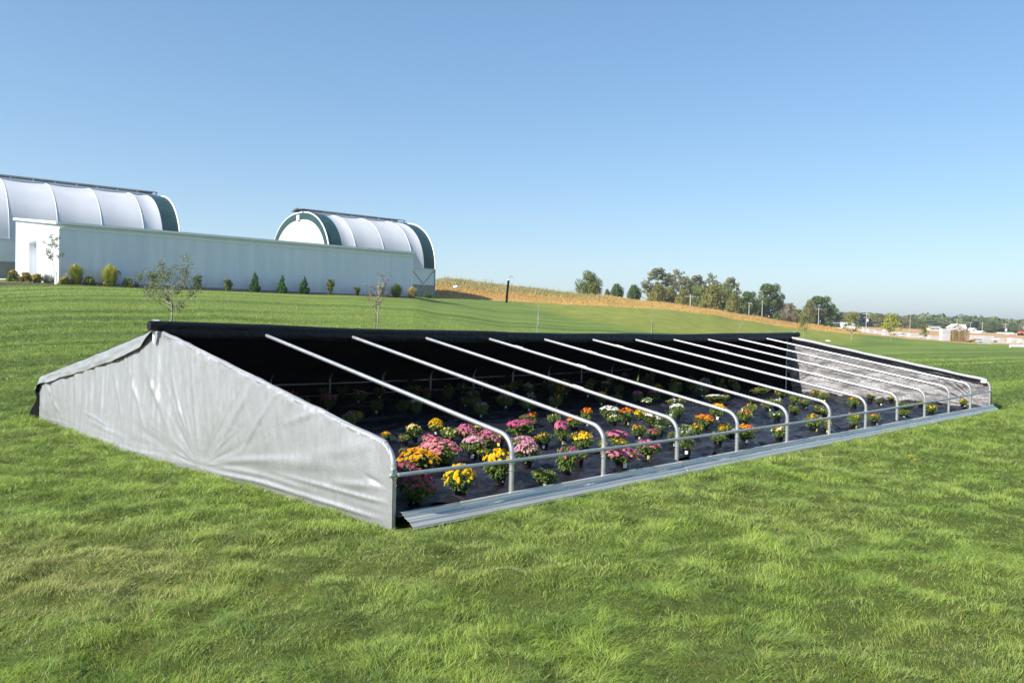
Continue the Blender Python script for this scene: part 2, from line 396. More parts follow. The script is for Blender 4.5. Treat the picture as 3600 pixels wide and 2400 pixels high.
BL = {
 'pink': ((.50, .085, .20), (.78, .28, .44), (.42, .05, .14)),
 'pale pink': ((.66, .27, .40), (.84, .50, .60), (.52, .12, .24)),
 'magenta': ((.46, .035, .17), (.68, .14, .34), (.34, .02, .10)),
 'dusty pink': ((.30, .045, .085), (.50, .15, .22), (.22, .02, .04)),
 'salmon pink': ((.62, .13, .17), (.84, .40, .43), (.50, .05, .08)),
 'yellow': ((.78, .44, .005), (.90, .66, .012), (.62, .26, .0)),
 'golden yellow': ((.74, .32, .005), (.86, .50, .015), (.55, .18, .0)),
 'pale yellow': ((.70, .56, .14), (.84, .76, .36), (.62, .42, .04)),
 'orange': ((.66, .15, .008), (.84, .33, .02), (.48, .06, .0)),
 'red orange': ((.52, .055, .01), (.74, .17, .03), (.38, .03, .0)),
 'white': ((.72, .72, .66), (.84, .84, .82), (.62, .58, .30)),
}
for k, v in BL.items(): M['bloom ' + k] = m_bloom('bloom_' + k.replace(' ', '_'), *v)

# ------------------------------------------------------------------ terrain
# heights (m) along bearings (photo column) at distances ahead of the camera
N0 = [(0, 0), (13, 0)]
COL = {
 -2600: N0 + [(20, .35), (35, 1.6), (54, 3.7), (70, 4.6), (100, 4.9), (200, 4.8), (400, 4), (1500, 8), (4000, 8)],
 0:    N0 + [(20, .40), (35, 1.75), (54, 3.75), (70, 4.6), (100, 4.8), (200, 4.8), (400, 4), (1500, 8), (4000, 8)],
 200:  N0 + [(20, .40), (35, 1.75), (50, 3.40), (54, 3.65), (70, 4.6), (100, 4.8), (200, 4.8), (400, 4), (1500, 8), (4000, 8)],
 700:  N0 + [(20, .30), (35, 1.55), (50, 3.05), (60, 3.68), (72, 4.5), (100, 4.8), (200, 4.8), (400, 4), (1500, 8), (4000, 8)],
 1200: N0 + [(23, .08), (35, 1.0), (50, 2.5), (67, 3.78), (80, 4.3), (100, 4.8), (200, 5.5), (400, 4), (1500, 8), (4000, 8)],
 1445: [(0, 0), (23, 0), (35, .7), (50, 2.1), (71, 3.80), (98, 4.69), (125, 6.6), (150, 7.6), (400, 5), (1500, 8), (4000, 8)],
 1560: [(0, 0), (23, 0), (35, .55), (50, 1.7), (71, 3.3), (100, 4.55), (125, 7.7), (150, 9.6), (200, 10.), (400, 6), (1500, 8), (4000, 8)],
 1800: [(0, 0), (23, 0), (35, .35), (52, 1.15), (80, 3.0), (105, 4.5), (130, 7.0), (155, 8.7), (200, 8.8), (400, 5), (1500, 8), (4000, 8)],
 2050: [(0, 0), (23, 0), (35, .25), (52, .75), (80, 2.3), (110, 4.35), (135, 6.5), (155, 7.3), (200, 7.), (400, 4), (1500, 9), (4000, 9)],
 2300: [(0, 0), (24, 0), (40, .3), (66, .95), (90, 2.5), (115, 4.3), (135, 5.5), (150, 5.9), (200, 5.), (400, 3), (1500, 10), (4000, 10)],
 2500: [(0, 0), (24, 0), (40, .2), (70, .8), (95, 2.1), (120, 3.7), (145, 4.7), (200, 3.8), (400, 3), (1500, 12), (4000, 12)],
 2600: [(0, 0), (24, 0), (40, .1), (75, .75), (100, 1.8), (125, 3.0), (140, 3.9), (200, 3.), (400, 3), (1500, 14), (4000, 14)],
 2800: [(0, 0), (24, 0), (50, .15), (85, .75), (110, 1.25), (130, 1.9), (142, 2.55), (200, 2.2), (400, 3.4), (800, 6), (1500, 8), (4000, 8)],
 3000: [(0, 0), (24, 0), (60, .15), (100, .56), (130, 1.3), (200, 1.9), (400, 4.2), (800, 9), (1500, 14), (4000, 12)],
 3130: [(0, 0), (24, 0), (60, .1), (115, .45), (150, .85), (200, 1.4), (400, 4.0), (800, 9), (1500, 16), (4000, 12)],
 3200: [(0, 0), (24, 0), (60, .1), (115, .3), (150, .45), (200, 1.3), (400, 3.7), (800, 9), (1500, 19), (4000, 14)],
 3400: [(0, 0), (24, 0), (60, 0), (115, 0), (150, -.1), (200, 1.0), (400, 2.6), (800, 8), (1500, 27), (4000, 16)],
 3600: [(0, 0), (24, 0), (60, 0), (115, -.1), (150, -.25), (200, .8), (400, 2.1), (800, 6), (1500, 14), (4000, 12)],
 5200: [(0, 0), (24, 0), (60, 0), (115, -.2), (150, -.3), (200, .6), (400, 2.1), (800, 5), (1500, 12), (4000, 12)],
}
CK = np.array(sorted(COL)); LY = np.log1p(np.linspace(0, 1, 1))
YS = np.expm1(np.linspace(0, math.log1p(4000), 700))
TAB = np.array([np.interp(YS, *zip(*COL[k])) for k in CK])
ker = np.hanning(21); ker /= ker.sum()
TABs = np.array([np.convolve(np.pad(r, 10, mode='edge'), ker, mode='valid') for r in TAB])
EDGEC = [(-2600, 54), (0, 400), (1440, 400), (1530, 99), (1560, 100), (1800, 105), (2050, 110), (2300, 115), (2500, 120), (2600, 125), (2800, 130), (3000, 130), (3130, 150), (3200, 150), (3600, 150), (5200, 150)]
EDGEC[0] = (-2600, 400)
CRESTC = [(1500, 150), (1800, 155), (2050, 155), (2300, 150), (2500, 145), (2600, 140), (2800, 142)]
def H(x, y):
    X, Y = w2c(np.asarray(x, float), np.asarray(y, float))
    Yc = np.maximum(Y, .5)
    px = np.clip(1800 + FPX * X / Yc, -2600, 5200)
    i = np.clip(np.searchsorted(CK, px) - 1, 0, len(CK) - 2)
    t = (px - CK[i]) / (CK[i + 1] - CK[i]); t = t * t * (3 - 2 * t) * .5 + t * .5
    g = np.log1p(np.maximum(Yc, 0)) / math.log1p(4000) * 699
    j = np.clip(np.floor(g).astype(int), 0, 698); u = np.clip(g - j, 0, 1)
    a_ = TABs[i, j] * (1 - u) + TABs[i, j + 1] * u; b_ = TABs[i + 1, j] * (1 - u) + TABs[i + 1, j + 1] * u
    z = a_ * (1 - t) + b_ * t
    return np.where(Y > 5, z, 0.0)
def Hs(x, y): return float(H(x, y))
# the compound behind: axes
GX = np.array([.772, .636]); GP = np.array([-.636, .772])
def comp(s, p, o=(-29.8, 54.)):                   # s metres along, p metres away, from a corner given right / ahead
    q = np.array(o) + GX * s + GP * p
    return c2w(*q)
def lumps(x, y):
    X, Y = w2c(x, y)
    a_ = .046 * np.clip(fbm(x * 4.3, y * 4.3, 71, 4) * 3.2 - 1.15, 0, 1) + .016 * fbm(x * 9, y * 9, 72, 2)
    inside = (x > -.25) & (x < 15.0) & (y > -.35) & (y < 8.9)
    return np.where(inside, .004, a_) * np.clip((30 - Y) / 12, 0, 1)
def build_ground():
    pxs = np.concatenate([np.linspace(-2600, -200, 30), np.linspace(-160, 3760, 640), np.linspace(3800, 5200, 20)])
    Ys = np.concatenate([np.linspace(-0.5, 2.0, 3), np.geomspace(2.4, 4000, 760)])
    # behind the camera as well: a plain far skirt
    P, Yg = np.meshgrid(pxs, Ys, indexing='ij')
    X = (P - 1800) / FPX * np.maximum(Yg, 2.0)
    x, y = c2w(X, Yg)
    z = H(x, y) + np.where(Yg > 9, (fbm(x * .35, y * .35, 3) - .5) * .05, 0) * (Yg < 300) + lumps(x, y)
    s_in = (x > -.6) & (x < 15.3) & (y > -.6) & (y < 9.3)
    z = np.where(s_in, 0, z)
    ed = Yg - np.interp(P, *zip(*EDGEC))
    cr = Yg / np.interp(P, *zip(*CRESTC)); cr = np.clip((cr - .74) / .12, 0, 1) * (P < 2900)
    far = np.clip((P - 2830) / 60, 0, 1) * (Yg > 140)
    # mulch strip in front of the long wall
    bx = w2c(x, y); q = np.stack([bx[0] + 29.8, bx[1] - 54.], -1)
    s = q @ GX; p = q @ GP
    bed = np.clip(1 - np.abs(p + .3) / np.where(s < 8, 2.4, 1.3), 0, 1) * ((s > -7.5) & (s < 29.5)) 
    bed = np.clip(bed * 3, 0, 1)
    rough = np.clip((X - (2.5 + (Yg - 62) * -.15)) / 10, 0, 1) * np.clip((Yg - 60) / 22, 0, 1) * np.clip((3180 - P) / 330, 0, 1)
    o = mesh_np('ground', np.stack([x, y, z], -1).reshape(-1, 3), grid_faces(*P.shape), M['ground'], None, True,
                attrs=dict(edge=ed.ravel(), bed=bed.ravel(), rough=rough.ravel(), crest=cr.ravel(), far=far.ravel(), thatch_shade=(np.clip((26 - Yg) / 16, 0, 1) * .85 * np.clip((.70 * Yg + 3.2 - np.abs(X)) / 1.2, 0, 1)).ravel()))
    # orientation: make faces point up
    tag(o, kind='structure')
    # the ground behind the photographer
    n = 24
    V = []; xs = np.linspace(-900, 900, n)
    for i in xs:
        for Yb in np.concatenate([[2.3], -np.geomspace(2, 900, n - 1)]):
            xx, yy = c2w(i, Yb); V.append((xx, yy, -.012))
    o2 = mesh_np('ground_behind', V, grid_faces(n, n), M['ground'], None, True)
    tag(o2, kind='structure')
build_ground()

# ------------------------------------------------------------------ grass on the lawn
def blades(name, mat, pts, length, width, lean, seed, attrs, flat=.0):
    n = len(pts); r = np.random.default_rng(seed)
    az = r.uniform(0, 2 * PI, n)
    side = np.stack([np.cos(az), np.sin(az), np.zeros(n)], 1)
    up = np.zeros((n, 3)); up[:, 2] = 1
    lean3 = np.concatenate([lean, np.zeros((n, 1))], 1)
    L = length[:, None]; w = (width / 2)[:, None]
    mid = pts + up * L * .50 + lean3 * L * .38
    tip = pts + up * L * .62 + lean3 * L * 1.10
    V = np.stack([pts - side * w, pts + side * w, mid - side * w * .8, mid + side * w * .8, tip], 1).reshape(-1, 3)
    b = np.arange(n)[:, None] * 5
    F4 = b + np.array([[0, 1, 3, 2]]); F3 = b + np.array([[2, 3, 4]])
    at_ = {k: np.repeat(v, 5) for k, v in attrs.items()}
    at_['tip'] = np.tile([0, 0, .5, .5, 1.], n)
    return mesh_np(name, V, [F4, F3], mat, None, False, attrs=at_)
def lawn_blades():
    r = np.random.default_rng(5)
    N = 1900000
    u = r.uniform(0, 1, N); a_, b_ = 2.3 ** .25, 60 ** .25
    Y = (a_ + (b_ - a_) * u) ** (1 / .25)
    X = r.uniform(-1, 1, N) * (.70 * Y + 3.2)
    x, y = c2w(X, Y)
    fade = r.uniform(0, 1, N) > np.clip((Y - 14) / 46, 0, 1) ** .8
    keep = fade & ~((x > -.03) & (x < 14.75) & (y > -.13) & (y < 8.65))
    hid = (x > .8) & (x < 16) & (y > 8.6) & (y < 22) & (X > -6)     # thin out where the cover hides it
    keep &= ~(hid & (r.uniform(0, 1, N) < .7))
    x, y, Y = x[keep], y[keep], Y[keep]; n = len(x)
    big = fbm(x * .8, y * .8, 21, 3); cl = fbm(x * 4.4, y * 4.4, 4, 3)
    ang = fbm(x * 2.4, y * 2.4, 40, 4) * 7 * PI + r.normal(0, 1.15, n)
    mat_ = np.clip(fbm(x * 2.6, y * 2.6, 60, 4) * 3.2 - 1.05, .0, 1.3)
    lean = np.stack([np.cos(ang), np.sin(ang)], 1) * (mat_ * .9 + r.uniform(.15, 1.2, n))[:, None]
    sc = np.clip(Y / 4.5, .8, 8)
    L = (.010 + .052 * np.clip(cl * 2.4 - .7, 0, 1.2) + .012 * big + r.gamma(2., .007, n)) * np.clip(sc ** .25, 1, 1.7)
    L *= np.where(r.uniform(0, 1, n) < .004, 1.7, 1)
    L *= np.interp(Y, [3, 12], [.74, .95])
    Wd = r.uniform(.0016, .0030, n) * sc ** .85
    Wd = np.where(r.uniform(0, 1, n) < .02, Wd * 1.8, Wd)
    dryz = np.clip((fbm(x * .55 + 3.3, y * .55, 77, 4) - .50) * 4.5, 0, 1)
    X_, Y_ = w2c(x, y)
    patch = np.exp(-(((X_ + 2.35) / .75) ** 2 + ((Y_ - 4.6) / .55) ** 2)) + .7 * np.exp(-(((X_ + 3.3) / .6) ** 2 + ((Y_ - 5.0) / .5) ** 2)) + .5 * np.exp(-(((X_ + .4) / .6) ** 2 + ((Y_ - 4.9) / .35) ** 2))
    dry = np.where(r.uniform(0, 1, n) < .012 + .13 * dryz + .42 * patch, r.uniform(.5, 1, n), r.uniform(0, .1, n) + patch * .25)
    tint = np.clip(r.normal(.42, .25, n) + (big - .5) * .9 + (cl - .5) * .9, 0, 1)
    z = H(x, y) + lumps(x, y)
    o = blades('lawn_grass', M['grass'], np.stack([x, y, z - .004], 1), L, Wd, lean, 8, dict(tint=tint, dry=np.clip(dry, 0, 1), away=np.clip((Y_ - 9) / 8, 0, 1)))
    tag(o, 'short green lawn grass with matted tufts and straw coloured patches', 'grass', kind='stuff')
lawn_blades()

def meadow_blades():
    r = np.random.default_rng(15); N = 150000
    px = r.uniform(1480, 3020, N); e = np.interp(px, *zip(*EDGEC)); c = np.interp(px, *zip(*CRESTC))
    t = r.uniform(0, 1, N) ** .8; Y = e - .5 + r.normal(0, .5, N) + t * (c + 12 - e)
    X = (px - 1800) / FPX * Y
    x, y = c2w(X, Y); z = H(x, y)
    cl = fbm(x * .25, y * .25, 9, 4)
    L = (.28 + .8 * np.clip(cl - .25, 0, 1) + r.gamma(2., .07, N)) * np.clip(.35 + t * 1.6, .35, 1.25)
    crest = np.clip((t - .20) / .18 + (cl - .5) * 2.5, 0, 1) * np.clip((2250 - px) / 260, 0, 1)
    L *= np.where((r.uniform(0, 1, N) < .012) & (crest > .4), 2.0, 1)
    an = r.uniform(0, 2 * PI, N); lean = np.stack([np.cos(an), np.sin(an)], 1) * r.uniform(.1, .6, N)[:, None]
    lean[:, 0] += .25
    kind = np.where(r.uniform(0, 1, N) < crest * .85, 1., 0)
    o = blades('meadow_grass', M['dry_grass'], np.stack([x, y, z - .05], 1), L, r.uniform(.03, .09, N), lean, 18,
               dict(tint=np.clip(r.normal(.5, .25, N) + (cl - .5), 0, 1), dry=kind))
    tag(o, 'tall dry tan meadow grass covering the hill beyond the lawn', 'grass', kind='stuff')
meadow_blades()

# ------------------------------------------------------------------ the low blackout house
SP = 1.2192; NB = 12; LEN = SP * NB; WID = 8.53; RV = WID / 2; HE = .586; HR = 1.357; RAIL = .396; PR = .0215
def hoop_path():
    """half hoop in (v, w) from the foot to the ridge"""
    P = [(0, -.03), (0, .2), (0, .42)]
    sl = math.atan2(HR - HE, RV); r = .165; ang = PI / 2 - sl
    t = r * math.tan(ang / 2)
    c = (r, HE - t)
    for i in range(1, 10):
        a_ = ang * i / 9
        P.append((c[0] - r * math.cos(a_), c[1] + r * math.sin(a_)))
    n = 8
    x0, z0 = P[-1]
    for i in range(1, n + 1):
        f = i / n; P.append((x0 + (RV - x0) * f, z0 + (HR - z0) * f))
    return P
HP = hoop_path()
def hz(v):                                        # roof line height at v
    v = v if v <= RV else WID - v
    vs, ws = zip(*[(p[0], p[1]) for p in HP[2:]])
    return float(np.interp(v, vs, ws))
house = empty('blackout_house', (0, 0, 0))
tag(house, 'long low pipe framed blackout house, open front, silver end walls, black rear cover', 'shade house')
def sag(u): return -.055 * 4 * (u / LEN) * (1 - u / LEN) if 0 < u < LEN else 0.
def make_hoop(k):
    u = k * SP; s = sag(u)
    P = [(u, v, w + (s if w > .1 else 0)) for v, w in HP]
    P += [(u, WID - v, w + (s if w > .1 else 0)) for v, w in HP[::-1][1:]]
    m = MB(); m.tube(P, PR, 14)
    # sleeve joints
    for f in (.30, .705):
        v = .3 + (RV - .3) * f; w = hz(v) + s
        dv = .004; m.tube([(u, v - dv, w - dv * .18), (u, v + dv, w + dv * .18)], PR + .0015, 14)
    o = m.build('hoop', M['pipe'], house, True)
    c = MB()
    zz = RAIL + s
    c.tube([(u, -.0, zz + .030), (u, -.0, zz - .030)], PR + .006, 14)
    c.box((u - .030, -.024, zz), (.036, .016, .032)); c.box((u + .03, -.024, zz), (.036, .016, .032))
    c.build('clamp', M['bolt'], o, True)
    MB().tube([(u, -.0, zz - .075), (u, -.0, zz - .085)], PR + .005, 14).build('collar', M['bolt'], o, True)
    return o
for k in range(NB + 1): make_hoop(k)
def rail(v, name='side_rail'):
    m = MB(); off = -.0285 if v < 1 else .0285
    P = [(u, v + off, RAIL + sag(u)) for u in np.linspace(.02, LEN - .02, 40)]
    m.tube(P, .0165, 12)
    return m.build(name, M['pipe'], house, True)
rail(0); rail(WID)
MB().tube([(u, WID + .03, .12) for u in (0.1, LEN - .1)], .012, 8).build('side_rail', M['pipe'], house, True)
MB().tube([(u, RV, HR - .045 + sag(u)) for u in np.linspace(-.02, LEN + .12, 30)], .02, 10).build('ridge_pipe', M['pipe'], house, True)
# centre post at each end
for u in (.05, LEN - .06):
    MB().tube([(u, RV, 0), (u, RV, HR - .03)], .019, 10).build('end_post', M['pipe'], house, True)
# small tape patches on the rafters
for k, f in ((4, .55), (4, .83), (8, .72), (3, .32), (6, .84), (8, .30), (10, .8), (5, .74), (9, .45)):
    v = RV * f; s = sag(k * SP)
    MB().box((k * SP, v, hz(v) + s + .021), (.020, .16, .006), np.array([[1, 0, 0], [0, 1, -.18], [0, .18, 1]])).build('tape_patch', M['tagw'], house)

# near end wall: a draped, creased sheet ------------------------------
def gauss_line(v, w, a, b, wid, amp, fade=True):
    """a raised fold along the segment a-b"""
    a = np.array(a); b = np.array(b); d = b - a; L = np.linalg.norm(d); d = d / L
    px_, py_ = v - a[0], w - a[1]
    t = (px_ * d[0] + py_ * d[1]) / L; n_ = -px_ * d[1] + py_ * d[0]
    win = np.sin(PI * np.clip(t, 0, 1)) ** .8
    return amp * np.exp(-(n_ / wid) ** 2) * win
def end_wall(u0, out, mat, name, seed, near=True):
    nv, nw = 420, 130
    r = np.random.default_rng(seed)
    vs = np.linspace(-.026, WID + .02, nv); ts = np.linspace(0, 1, nw)
    Vv, T = np.meshgrid(vs, ts, indexing='ij')
    topz = np.array([hz(min(max(v, 0), WID)) + .030 for v in vs])
    topz += (fbm(vs * 3, vs * 0, seed, 3) - .5) * .012
    bot = np.full(nv, -.02)
    Wz = bot[:, None] + (topz - bot)[:, None] * T
    D = np.zeros_like(Vv)
    hgt = (topz + .02)[:, None]
    # cloth hangs off the frame and is pulled out a little towards the ground
    D += .035 * np.sin(PI * np.clip(1 - T, 0, 1) * .9) * np.minimum(1, hgt)
    if near:
        # folds running down from the roof edge towards the anchor point at v = 3
        A = np.array([3.0, .06])
        ang = np.arctan2(Wz - A[1], Vv - A[0]); rad = np.hypot(Vv - A[0], Wz - A[1])
        fan = vnoise(ang * 9.0 + 20, rad * .5, seed + 1) * .6 + vnoise(ang * 19 + 5, rad * .8, seed + 2) * .4
        wv = np.exp(-((Vv - 3.4) / 1.7) ** 2)
        D += (fan - .5) * .028 * wv * np.clip(rad / .5, 0, 1) * np.clip(1.3 - T, 0, 1)
        # nearly vertical slanting pleats over the middle and back
        sl = Vv + .30 * (1 - T) * hgt
        pl = vnoise(sl * 7.5, T * 1.2, seed + 3) * .55 + vnoise(sl * 15, T * 2.0 + 7, seed + 4) * .45
        D += (pl - .5) * .050 * np.clip((Vv - 2.0) / 2, .25, 1) * np.exp(-((T - .55) / .42) ** 2)
        # sharp creases
        for a_, b_, wd, am in (((1.1, .38), (2.9, .12), .035, .020), ((.05, .30), (.75, .24), .03, .020), ((.03, .30), (.30, .36), .02, -.02),
                               ((1.55, .98), (2.25, .25), .03, .022), ((2.0, 1.02), (2.7, .2), .035, .020), ((2.35, 1.05), (2.55, .35), .022, .018),
                               ((3.4, 1.2), (3.1, .35), .03, .020), ((3.9, 1.1), (3.3, .3), .03, .022), ((4.5, 1.0), (3.6, .28), .04, .022),
                               ((5.0, .95), (4.2, .25), .03, .020), ((5.5, .9), (4.9, .3), .03, .017), ((.2, .60), (1.4, .30), .06, .020), ((.3, .42), (2.2, .20), .05, .018),
                               ((8.4, .55), (7.9, .05), .03, .022), ((8.45, .45), (8.1, .05), .03, .020), ((8.3, .6), (7.3, .1), .03, .015),
                               ((.9, .80), (1.5, .62), .03, .015), ((6.2, .22), (4.6, .14), .03, .014), ((6.4, .30), (5.2, .22), .02, .012)):
            D += gauss_line(Vv, Wz, a_, b_, wd, am * .55)
        # gathered bottom hem
        Wm = Wz - .035 * (vnoise(Vv * 1.1, Vv * 0, seed + 12) - .5)
        hem = np.exp(-((Wm - .055) / .022) ** 2) * .018 * vnoise(Vv * 1.7, Vv * 0, seed + 13) * 1.5 + np.exp(-((Wm - .12) / .026) ** 2) * .014 * vnoise(Vv * 1.3, Vv * 0, seed + 14) * 1.4 + np.exp(-((Wz - .19) / .02) ** 2) * .012 * np.clip((1.8 - Vv) / 1, 0, 1)
        D += hem * (0.4 + .6 * vnoise(Vv * .9, Wz * 0, seed + 8)) * np.clip((3.6 - Vv) / 1.2, .3, 1)
        # little ruffles below the pipe
        ruf = (vnoise(Vv * 24 + Wz * 8, T * 3, seed + 9) - .5) * .020 * np.exp(-((1 - T) / .16) ** 2)
        D += ruf
        D += (fbm(Vv * 2.2, Wz * 2.2, seed + 5, 4) - .5) * .022
        # bottom swings outwards in the middle
        Du = .16 * np.sin(PI * np.clip((Vv - 1.5) / 7, 0, 1)) ** 2 * (1 - T) ** 2
        D += Du
    else:
        D += (fbm(Vv * 3.2, Wz * 4.5, seed + 5, 5) - .5) * .10 * np.clip(T * (1 - T) * 5, .15, 1)
        A = np.array([.15, .05]); ang = np.arctan2(Wz - A[1], Vv - A[0]); rad = np.hypot(Vv - A[0], Wz - A[1])
        D += (vnoise(ang * 14 + 3, rad * .6, seed + 2) - .5) * .07 * np.exp(-(rad / 1.6) ** 2) * np.clip(rad / .3, 0, 1)
        A2 = np.array([RV, .1]); ang = np.arctan2(Wz - A2[1], Vv - A2[0]); rad = np.hypot(Vv - A2[0], Wz - A2[1])
        D += (vnoise(ang * 8 + 3, rad * .6, seed + 3) - .5) * .05 * np.exp(-(rad / 1.5) ** 2)
    # hold the cloth to the pipe at top and at the side posts
    hold = np.clip((1 - T) / .06, 0, 1) * np.clip((Vv + .03) / .25, .0, 1) * np.clip((WID + .03 - Vv) / .2, 0, 1)
    D = D * hold + .027
    # round over the pipe at the very top
    over = np.clip((T - .965) / .035, 0, 1)
    D = D * np.cos(over * PI / 2) + .0
    V = np.stack([u0 + out * D, Vv, Wz], -1).reshape(-1, 3)
    F = grid_faces(nv, nw)
    if out > 0: F = F[:, ::-1]
    return mesh_np(name, V, F, mat, house, True)
nw_ = end_wall(0.0, -1, M['silver'], 'end_wall', 3, True); nw_['label'] = 'sunlit silver near end wall with folds'
# its black inner layer, then the hemmed pipe sleeve on top
def flat_gable(u, mat, name, inset=.02):
    vs = np.linspace(inset, WID - inset, 60)
    V = []; 
    for v in vs: V += [(u, v, -.01), (u, v, hz(v) - .004)]
    return mesh_np(name, V, [[2 * i, 2 * i + 1, 2 * i + 3, 2 * i + 2] for i in range(len(vs) - 1)], mat, house)
flat_gable(.032, M['black_cloth'], 'end_wall_lining')
fw_ = end_wall(LEN, 1, M['silver_in'], 'end_wall', 13, False); fw_['label'] = 'creased grey far end wall seen from inside'
def far_shade_sheet():  # black sheet added to deepen the rear roof's shade on this wall
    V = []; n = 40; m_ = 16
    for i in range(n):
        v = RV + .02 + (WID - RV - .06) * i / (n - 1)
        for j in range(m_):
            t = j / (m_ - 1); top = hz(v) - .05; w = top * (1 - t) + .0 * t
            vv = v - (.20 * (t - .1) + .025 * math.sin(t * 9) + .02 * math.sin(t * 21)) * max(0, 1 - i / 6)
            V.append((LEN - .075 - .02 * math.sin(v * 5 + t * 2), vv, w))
    o = mesh_np('end_shade_sheet', V, grid_faces(n, m_), M['black_cloth'], house, True); o['label'] = 'added black sheet deepening the shade on the rear half of the far end wall'
far_shade_sheet()
def sleeve(u, lo, hi, name, mat, r0=.033, seed=0, sagf=0):
    m = MB(); P = []; rs = []
    for v in np.linspace(lo, hi, 90):
        P.append((u + .004 * math.sin(v * 9), v, hz(v) + .004 + .004 * math.sin(v * 7 + 1))); rs.append(r0 + .006 * (vnoise(v * 6, seed, seed) - .5) * 2)
    m.tube(P, rs, 14); return m.build(name, mat, house, True)
sleeve(0, .10, RV, 'cover_sleeve', M['silver'], .0245, 2)
sleeve(LEN, .06, RV, 'cover_sleeve', M['silver'], .036, 5)
def under_strip():
    vs = np.linspace(.15, RV, 60); V = []
    for v in vs:
        g = .006 + .026 * (v / RV) + .012 * vnoise(v * 2.2, 3, 4)
        V += [(LEN - .035, v, hz(v) - .015), (LEN - .045, v, hz(v) - .03 - g)]
    return mesh_np('cover_hem', V, [[2 * i, 2 * i + 1, 2 * i + 3, 2 * i + 2] for i in range(59)], M['black_cloth'], house)
under_strip()
MB().box((LEN - .03, .10, HE - .012), (.05, .10, .045)).build('tape_patch', M['guard'], house)

# rear roof cover: silver outside, black inside, hanging down the back
def rear_cover(off, mat, name, u_lo, u_hi, top_only=False):
    us = np.linspace(u_lo, u_hi, 150); prof = []
    for i in range(0, 30):
        v = RV + (WID - .12 - RV) * i / 29; prof.append((v, hz(v)))
    prof += [(WID - .05, HE - .035), (WID, HE - .12), (WID + .03, .35), (WID + .08, .15), (WID + .16, -.01)]
    V = np.zeros((len(us), len(prof), 3))
    for i, u in enumerate(us):
        fr = abs(((u / SP) % 1) - .5) * 2
        for j, (v, w) in enumerate(prof):
            dz = off + (.024 if off > 0 else -.036 if j < 29 else 0.) - .035 * (1 - fr ** 2) * math.sin(PI * min(j / 29, 1)) + (sag(u) if w > .2 else 0)
            ex = .02 * (vnoise(u * 2.5, w * 3, 5) - .5) * (j > 29)
            V[i, j] = (u, v + (off if j > 29 else 0) + ex, w + dz)
    return mesh_np(name, V.reshape(-1, 3), grid_faces(len(us), len(prof)), mat, house, True)
rc = rear_cover(0., M['black_cloth'], 'rear_cover', -.02, LEN + .03); rc['label'] = 'black underside of the rear roof cover'
rc = rear_cover(.007, M['silver'], 'rear_cover', -.02, LEN + .03); rc['label'] = 'silver outer face of the rear roof cover'
# silver flap of the roof cover folded over the near gable
def flap():
    n, m_ = 120, 14; V = []
    for i in range(n):
        v = RV + .10 + (WID - RV - .02) * i / (n - 1)
        vv = min(v, WID - .02)
        wdt = np.interp(v, [RV, RV + .35, RV + 1.2, 6.8, 8.0, WID], [.02, .16, .21, .17, .15, .13]) * (1 + .14 * (vnoise(v * 4, 0, 3) - .5)) * (1 if v < WID else .9)
        for j in range(m_):
            t = j / (m_ - 1)
            z = hz(vv) + .042 - (v - vv) * .5 - wdt * t
            u = .02 - .062 * min(1, t * 6) - .020 * t - .03 * (fbm(v * 4.5, t * 3, 8, 3) - .5) - .025 * t * vnoise(v * 5, 1, 2)
            V.append((u, v, z))
    o = mesh_np('cover_flap', V, grid_faces(n, m_), M['silver'], house, True)
    sm = o.modifiers.new('thickness', 'SOLIDIFY'); sm.thickness = .004
flap()
def black_skirt():
    V = []; n, m_ = 16, 16
    for i in range(n):
        s = i / (n - 1)
        for j in range(m_):
            t = j / (m_ - 1)
            w = (HE - .06) * (1 - t)
            v = WID - .01 + s * (.05 + .38 * t ** 1.6) + .02 * math.sin(t * 12) * s
            u = -.02 - .03 * s + .02 * math.sin(t * 9 + s * 3)
            V.append((u, v, w))
    o = mesh_np('corner_skirt', V, grid_faces(n, m_), M['black_cloth'], house, True)
black_skirt()
# rolled-up front cover lying on the ridge, with end straps
def ridge_roll():
    P = []; rs = []
    us = np.linspace(-.13, LEN + .42, 130)
    for u in us:
        P.append((u, RV - .03, HR + .062 + (sag(u) * 1.45 if 0 < u < LEN else 0) + .006 * math.sin(u * 1.7)))
        rs.append(.053 + .006 * vnoise(u * 1.3, 0, 5) + .004 * vnoise(u * 7, 0, 9))
    m = MB(); m.tube(P, rs, 22); o = m.build('rolled_cover', M['roll'], house, True)
    # droop of loose cloth between the roll and the first pipe ends
    V = []; n = 150
    for i, u in enumerate(np.linspace(.0, LEN + .02, n)):
        s = sag(u); d = .03 * vnoise(u * 2.1, 2, 7)
        V += [(u, RV - .085, HR + .04 + s), (u, RV - .10, HR + .01 + s), (u, RV - .10, HR - .04 - d + s), (u, RV - .03, HR - .06 - d * .5 + s)]
    mesh_np('cover_hem', V, grid_faces(n, 4), M['roll'], house, True)
ridge_roll()
